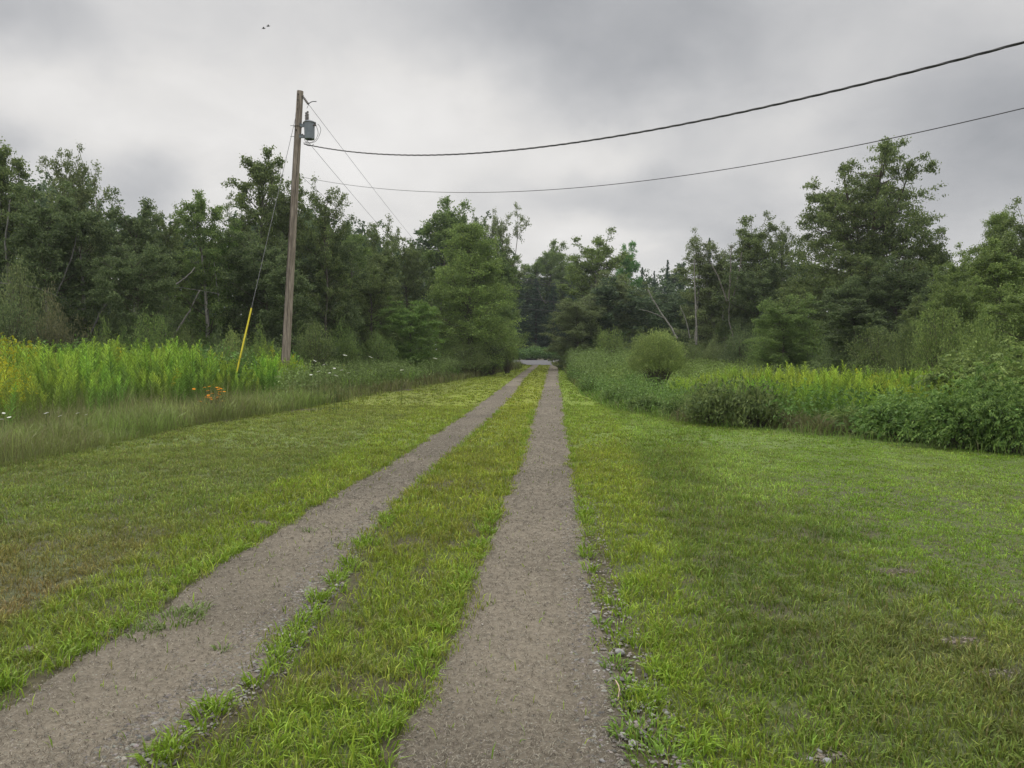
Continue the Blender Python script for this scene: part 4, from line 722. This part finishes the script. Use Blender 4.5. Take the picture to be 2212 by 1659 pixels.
mb = MB(); mb.lathe([(0, -.285), (.145, -.285), (.158, -.275), (.1585, -.265), (.1715, .225), (.172, .235), (.185, .24), (.185, .262), (.165, .285), (.09, .315), (0, .322)], k=32)
tr_ = put('transformer', mb.mesh('transformer', 'tank'), pole, loc=tc_); tr_['label'] = 'grey blue can shaped transformer'
mb = MB(); mb.lathe([(.186, .236), (.193, .24), (.193, .256), (.186, .26)], k=32); mb.box((.17, -.03, .20), (.21, .03, .27)); mb.box((-.21, -.03, .20), (-.17, .03, .27)); put('lid_ring', mb.mesh('lid_ring', 'steel'), tr_)
for x, y in ((-.10, -.02), (-.035, -.05)):
    mb = MB(); pr = [(.0, .28), (.035, .28)]
    for k in range(5): z = .31+k*.045; pr += [(.022, z), (.042, z+.008), (.042, z+.016), (.022, z+.026)]
    pr += [(.02, .55), (.03, .56), (.03, .60), (0, .61)]; mb.lathe([(r, z-(.03 if x < -.05 else 0)) for r, z in pr], (x, y, 0), 12); put('bushing', mb.mesh('bushing', 'porc'), tr_)
for z in (.16, -.19):
    mb = MB(); mb.box((-.33, -.035, z-.045), (-.15, .035, z+.045)); mb.box((-.33, -.06, z+.046), (-.24, .06, z+.058)); put('bracket', mb.mesh('bracket', 'tank', smooth=False), tr_)
    mb = MB(); mb.tube([(-.62, -.0, z+.0), (-.33, 0, z)], .009, 6); put('through_bolt', mb.mesh('through_bolt', 'steel'), tr_)
for x, y, z in ((.175, -.05, .17), (.165, -.08, .14), (.18, -.01, .15)):
    mb = MB(); mb.tube([(x-.03, y, z), (x+.05, y-.01, z+.005)], [.022, .016], 8); put('terminal', mb.mesh('terminal', 'porc'), tr_)
def path3(pts, n=20):
    P = np.array([tuple(p) for p in pts]); m = len(P); t = np.linspace(0, m-1, n); out = []
    for u in t:
        i = min(m-2, int(u)); f = u-i; a, b, c, d = P[max(0, i-1)], P[i], P[i+1], P[min(m-1, i+2)]
        out.append(.5*((2*b)+(c-a)*f+(2*a-5*b+4*c-d)*f*f+(3*b-a-3*c+d)*f**3))
    return np.array(out)
for pts, lab in [([(686, 268), (690, 272), (693, 280), (690, 292), (683, 304), (672, 309), (660, 309)], 1), ([(683, 272), (686, 280), (687, 290), (681, 302), (670, 308), (657, 307)], 1), ([(666, 225), (670, 221), (676, 219), (684, 219)], 1), ([(663, 234), (668, 224), (675, 220), (683, 220)], 1), ([(661, 250), (662, 243), (664, 240)], 1), ([(657, 300), (661, 306), (666, 303), (668, 296)], 1), ([(655, 308), (663, 314), (672, 315), (678, 311)], 1)]:
    mb = MB(); P = path3([at(a, b, PD-.15)-foot for a, b in pts]); mb.tube(P, .0075, 5); put('jumper_wire', mb.mesh('jumper_wire', 'wire'), pole)
mb = MB(); a, b = at(654, 208, PD-.05)-foot, at(666, 225, PD-.1)-foot; n = 12; q = np.linspace(0, 1, n); mb.tube(np.array([tuple(a+(b-a)*float(u)) for u in q]), [.02 if i % 2 else .045 for i in range(n)], 10); put('insulator', mb.mesh('insulator', 'porc'), pole)
mb = MB(); a, b = at(653, 290, PD-.05)-foot, at(660, 300, PD-.1)-foot; mb.tube([a, (a+b)/2, b], [.03, .02, .015], 8); put('clamp', mb.mesh('clamp', 'porc'), pole)
# wires
def wire(name, P, r, label, k=6, cat='cable', grp='overhead wires', twist=False):
    P = np.array([tuple(p) for p in P]); o = P[0].copy(); Q = P-o; mb = MB()
    if not twist: mb.tube(Q, r, k)
    else:
        L = np.concatenate([[0], np.cumsum(np.linalg.norm(np.diff(Q, axis=0), axis=1))]); n = int(L[-1]/.07); s = np.linspace(0, L[-1], n); S = np.stack([np.interp(s, L, Q[:, i]) for i in range(3)], 1)
        d = unit(np.gradient(S, axis=0)); a = unit(np.cross(d, [0, 0, 1.])); b = np.cross(d, a)
        for ph in (0, 2.09, 4.19): w = (s*2*math.pi/.95+ph)[:, None]; mb.tube(S+(a*np.cos(w)+b*np.sin(w))*r*.62, r*.62, 5)
    w_ = put(name, mb.mesh(name, 'wire'), loc=o); return tag(w_, label, cat, grp)
def drop(A, B, pts, n=90):
    """a hanging wire whose plan is the straight line A-B; its height is taken from the photo rows, smoothed to a parabola"""
    ts, zs = [], []
    for px, py in pts:
        k = (px-CX)/F; t = (k*A[1]-A[0])/((B[0]-A[0])-k*(B[1]-A[1])); y = A[1]+t*(B[1]-A[1]); ts.append(t); zs.append(at(px, py, y).z)
    c = np.polyfit(ts, zs, 3 if len(pts) > 4 else 2); t = np.linspace(0, 1.75, n); c3 = np.poly1d(c)(np.clip(t, 0, 1)); sl = np.polyder(np.poly1d(c))(1.0)
    z = np.where(t > 1, c3+sl*(t-1)*.9, c3); return [(A[0]+(B[0]-A[0])*u, A[1]+(B[1]-A[1])*u, w) for u, w in zip(t, z)]
a = at(657, 309, PD-.1); b = at(2212, 92, 9.2)
wire('service_cable', drop(a, b, [(657, 309), (680, 316), (760, 328), (860, 334), (980, 332), (1100, 325), (1250, 308), (1400, 285), (1550, 253), (1700, 216), (1950, 152), (2100, 116), (2212, 91)]), .0155, 'thick black twisted service cable, upper of the two sagging across the sky to the right', twist=True)
a = at(652, 381, PD); b = at(2212, 229, 9.5)
wire('telephone_wire', drop(a, b, [(652, 381), (720, 394), (820, 409), (920, 414), (1000, 415), (1150, 409), (1300, 400), (1450, 384), (1600, 362), (1860, 312), (2050, 268), (2212, 228)]), .0065, 'thin black wire, lower of the two sagging across the sky to the right')
for (x0, y0), (x1, y1), r, lab in [((667, 226), (985, 623), .0065, 'thin wire running down right from the pole top insulator'), ((660, 300), (962, 640), .0065, 'thin wire running down right from below the transformer'), ((655, 384), (986, 662), .006, 'lowest thin wire running away from the pole into the trees')]:
    A, B = at(x0, y0, PD), at(x1, y1, 75); P = [A+(B-A)*u-Vector((0, 0, 1))*4*u*(1-u)*.25 for u in np.linspace(0, 1, 24)]; wire('power_line', P, r, lab)
for y0, y1, y2, y3, lab in [(597, 612, 633, 648, 'top wire along the distant road'), (600, 616, 637, 652, 'second wire along the distant road'), (606, 620, 641, 656, 'third wire along the distant road'), (640, 655, 676, 691, 'single wire well below the three upper road wires'), (664, 674, 689, 700, 'lowest wire along the distant road')]:
    P = path3([at(900, y0-24, 74), at(1100, y0, 72), at(1225, y1, 71), at(1440, y2, 69), at(1640, y3, 67.5), at(1900, y3+16, 66)], 30)
    wire('road_wire', P, .022, lab, 4)
A = at(641, 243, PD+.05); B = gp(492, 880); B = Vector((at(493, 765, 22.3).x, 22.3, float(ground_z(-8.2, 22.3)))); gw = thing('guy_wire', B, 'steel guy wire with a yellow plastic guard, running down left from the pole top', 'guy wire')
D = A-B; mb = MB(); mb.tube([(0, 0, 0), tuple(D*.5), tuple(D)], .008, 6); put('strand', mb.mesh('strand', 'steel'), gw)
u = .0
for k in range(200):
    q = B+D*(k/200); v = 765-(q.z-EYE)*F/q.y
    if v < 668: u = k/200; break
mb = MB(); mb.tube([tuple(D*.02), tuple(D*(u*.5)), tuple(D*u)], .026, 10); put('guard', mb.mesh('guard', 'yellow'), gw)
# ------------------------------------------------------------------ flowers
def umbel_mesh(R):
    mb = MB(); r_ = np.random.default_rng(5); C = []
    for k in range(60): a = k*2.4; q = R*math.sqrt((k+.5)/60); C.append((q*math.cos(a), q*math.sin(a), .015-.12*q*q/R))
    C = np.array(C); V, T, ti = leaves(C, np.stack([np.cos(np.arange(60)), np.sin(np.arange(60)), 0*np.arange(60)], 1), R*.42, .9, r_, .95); return mesh('umbel', V, T, 'petal', tint=ti*.3+.6)
UM = umbel_mesh(.055)
def stalk(h, seed):
    r_ = np.random.default_rng(seed); mb = MB(); P = np.array([[0, 0, 0], [r_.normal()*.02, r_.normal()*.02, h*.5], [0, 0, h]]); mb.tube(P, [.006, .005, .003], 4, False); n = 10; z = r_.uniform(.05, .7, n)*h
    V, T, ti = leaves(np.stack([r_.normal(size=n)*.04, r_.normal(size=n)*.04, z], 1), r_.normal(size=(n, 3))+[0, 0, .5], .09, .35, r_, .4); mb.add(V, T); V, T = mb.get(); return mesh('stem', V, T, 'leaf', tint=np.full(len(V), .5))
STK = [stalk(1, k) for k in range(3)]
LACE = [(688, 803, 'white wild carrot flower at the left end of the cluster right of the pole', 20), (700, 788, 'white wild carrot flower high in the cluster right of the pole', 20), (712, 806, 'white wild carrot flower low in the cluster right of the pole', 19), (722, 796, 'white wild carrot flower in the middle of the cluster right of the pole', 20),
        (726, 812, 'lowest white wild carrot flower of the cluster right of the pole', 19), (738, 800, 'white wild carrot flower right of the cluster middle', 20), (752, 806, 'white wild carrot flower at the right end of the cluster', 19.5), (680, 780, 'small white flower head above the cluster right of the pole', 22), (672, 810, 'white wild carrot flower just right of the pole foot', 19),
        (745, 768, 'white wild carrot flower near the yellow blooms right of the pole', 24), (800, 772, 'white wild carrot flower under the bright low tree', 25), (868, 800, 'white wild carrot flower half way from the pole to the drive', 24), (940, 775, 'farthest white wild carrot flower toward the drive', 30),
        (8, 893, 'white wild carrot flower at the left edge of the photo', 12), (20, 902, 'second white wild carrot flower at the left edge', 12), (4, 906, 'low white wild carrot flower at the left edge', 11.5), (100, 893, 'white wild carrot flower below the yellow goldenrod', 12.5), (130, 899, 'small white wild carrot flower right of the one below the goldenrod', 12.5), (168, 893, 'white wild carrot flower left of a dark gap in the goldenrod', 13), (186, 896, 'rightmost white wild carrot flower under the left goldenrod', 13)]
for k, (px, py, lab, d) in enumerate(LACE):
    p = at(px, py, d); z = float(ground_z(p.x, p.y)); r = thing('wild_carrot', (p.x, p.y, z), lab, 'flower', 'wild carrot flowers at the left meadow edge', rz=k); s = put('stem', STK[k % 3], r, (.10, .15, .05)); s.scale = (1, 1, p.z-z)
    f = put('flower_head', UM, r, (.62, .63, .58), loc=(0, 0, p.z-z)); f.rotation_euler = (random.uniform(-.3, .5), random.uniform(-.4, .4), 0); q = random.uniform(.6, .95)*(d/18)**1.0; f.scale = (q, q, q)
g = gp(458, 905); oc = thing('orange_coneflower', g, 'clump of orange flowers on thin stems at the mown edge left of the drive', 'flowers'); mb = MB(); n = 34; r_ = np.random.default_rng(3)
heads = [(-.26, 838), (-.12, 836), (-.06, 843), (0, 834), (.05, 841), (.12, 836), (.17, 840), (.22, 838), (.26, 845), (.0, 849), (.08, 852), (-.05, 853), (.14, 846), (-.02, 862), (.06, 862), (-.20, 866), (.18, 866), (.10, 870), (-.1, 872), (.22, 856), (-.14, 858), (.03, 858)]
hd = np.array([(x*1.15+r_.normal()*.02, r_.normal()*.14, at(458, py, g.y).z-g.z) for x, py in heads])
for h in hd: mb.tube([(h[0]*.25, h[1]*.3, 0), (h[0]*.7, h[1]*.6, h[2]*.55), tuple(h)], [.006, .005, .003], 4, False)
n = 420; C = hd[r_.integers(0, len(hd), n)]*np.stack([q := r_.uniform(.1, .85, n), q, q], 1)**[.8, .8, 1]+r_.normal(size=(n, 3))*.035; V, T, ti = leaves(np.abs(C)*[1, 1, 1]*np.sign(C+1e-9), r_.normal(size=(n, 3))+[0, 0, .6], .075, .28, r_, .3); mb.add(V, T); V, T = mb.get(); put('stems', mesh('stems', V, T, 'leaf', tint=np.full(len(V), .6)), oc, (.12, .14, .055))
C = np.zeros((11, 3)); a = np.arange(11)*2*math.pi/11; A = np.stack([np.cos(a), np.sin(a), 0*a-.15], 1); V, T, ti = leaves(C+A*.032, A, .045, .5, r_, .98); FM = mesh('flower', V, T, 'petal', tint=ti*.4+.6)
for h in hd: o = put('flower', FM, oc, (.85, .44, .02), loc=h); o.rotation_euler = (r_.normal()*.25, r_.normal()*.25, r_.uniform(0, 6)); o.scale = (.8, .8, .8)
# loose stones and a stick, named one by one
def rock(px, py, wpx, col, label, flat=.5, asp=.7):
    g = gp(px, py); s = wpx/F*math.hypot(g.y, EYE)*.5; r_ = np.random.default_rng(int(px*7+py)); import bmesh
    bm = bmesh.new(); bmesh.ops.create_icosphere(bm, subdivisions=2, radius=1)
    pl = unit(r_.normal(size=(9, 3))); 
    for v in bm.verts:
        c = np.array(v.co)
        for q in pl:
            e = c@q-.72
            if e > 0: c = c-q*e*.9
        v.co = c*[1, asp, flat]*s
    me = bpy.data.meshes.new('stone'); bm.to_mesh(me); bm.free(); me.materials.append(M['stone']); o = put('stone', me, color=col, loc=(g.x, g.y, g.z+.012+s*flat*.35)); o.rotation_euler = (0, 0, r_.uniform(0, 3)); tag(o, label, 'stone', 'loose stones beside the right track and on the lawn')
for a in [(1344, 1596, 22, (.30, .29, .27), 'pale flat stone left of the lowest grass tuft on the gravel margin'), (1365, 1614, 24, (.33, .32, .30), 'largest pale stone, wedged under the lowest grass tuft'), (1339, 1416, 26, (.27, .27, .26), 'flat light grey stone near the upper tuft on the gravel margin'),
          (1288, 1399, 13, (.10, .085, .07), 'round dark brown stone on the right edge of the right track'), (1326, 1570, 15, (.27, .24, .20), 'brownish stone just above the pale flat stone'), (1316, 1585, 9, (.22, .19, .16), 'small brown stone left of the brownish stone'), (1267, 1558, 14, (.24, .22, .20), 'grey stone lying on the right half of the track'),
          (1300, 1652, 14, (.28, .28, .28), 'blue grey stone at the bottom edge of the photo'), (1342, 1650, 11, (.28, .25, .21), 'tan stone at the bottom edge below the pale stones'), (1042, 1354, 8, (.34, .31, .27), 'small pale pebble on the left half of the right track'), (1277, 1440, 9, (.16, .14, .12), 'small dark pebble below the round dark stone'),
          (1751, 1648, 16, (.30, .30, .31), 'left grey stone in the bare spot at the bottom of the lawn'), (1786, 1652, 20, (.30, .30, .31), 'right grey stone in the bare spot at the bottom of the lawn'), (1770, 1630, 14, (.26, .25, .24), 'upper flat stone in the bare spot at the bottom of the lawn'), (416, 1432, 11, (.20, .17, .14), 'brown stone in the middle of the left track'), (307, 1399, 8, (.27, .24, .2), 'small tan stone near the left edge of the left track')]:
    rock(*a)
a, b = gp(1329, 1483), gp(1335, 1519); mb = MB(); m = (a+b)/2+Vector((.012, 0, .03)); mb.tube(path3([(0, 0, .03), m-a+Vector((0, 0, .0)), b-a+Vector((0, 0, .015))], 8), [.0025, .003, .003, .003, .0028, .0026, .0025, .002], 6)
tag(put('stick', mb.mesh('stick', 'wood'), loc=a), 'thin bleached stick lying among the gravel beside the right track', 'stick')
# two birds high in the sky
for (px, py), rot, lab in [((570, 62), .2, 'small dark bird in the sky, the lower left of two'), ((580, 57), .35, 'small dark bird in the sky, the upper right of two')]:
    p = at(px, py, 60); mb = MB(); mb.tube([(-.13, 0, 0), (-.06, 0, .012), (.04, 0, .012), (.10, 0, .02), (.15, 0, .01)], [.01, .035, .035, .022, .004], 7)
    mb.add([(-.12, .0, .0), (-.22, .05, .0), (-.22, -.05, 0), (-.20, 0, .01)], [(0, 1, 3), (0, 3, 2)])
    r = thing('bird', p, lab, 'bird', 'birds in the sky', rz=.3); put('body', mb.mesh('body', 'bird'), r)
    for s in (-1, 1):
        mb = MB(); mb.add([(.05, 0, .02), (-.05, 0, .02), (-.08, s*.15, .10), (.03, s*.15, .11), (-.10, s*.30, .06)], [(0, 1, 2), (0, 2, 3), (3, 2, 4)]); put('wing', mb.mesh('wing', 'bird', smooth=False), r)
    r.rotation_euler = (.2, -rot, .4)

# ------------------------------------------------------------------ humid evening air
mb = MB(); mb.box((-430, -61, -1.2), (430, 590, 24)); me = mb.mesh('haze', 'steel', smooth=False); me.materials.clear(); hm, ht = new_mat('haze'); ho = ht.nodes.new('ShaderNodeOutputMaterial'); pv = ht.nodes.new('ShaderNodeVolumePrincipled')
pv.inputs['Color'].default_value = (.86, .92, 1, 1); pv.inputs['Density'].default_value = .0004; pv.inputs['Anisotropy'].default_value = .2; ht.links.new(pv.outputs[0], ho.inputs['Volume']); me.materials.append(hm)
tag(put('haze', me), 'thin humid haze in the air over the drive and the wood', 'haze', kind='stuff'); SC.cycles.volume_bounces = 0
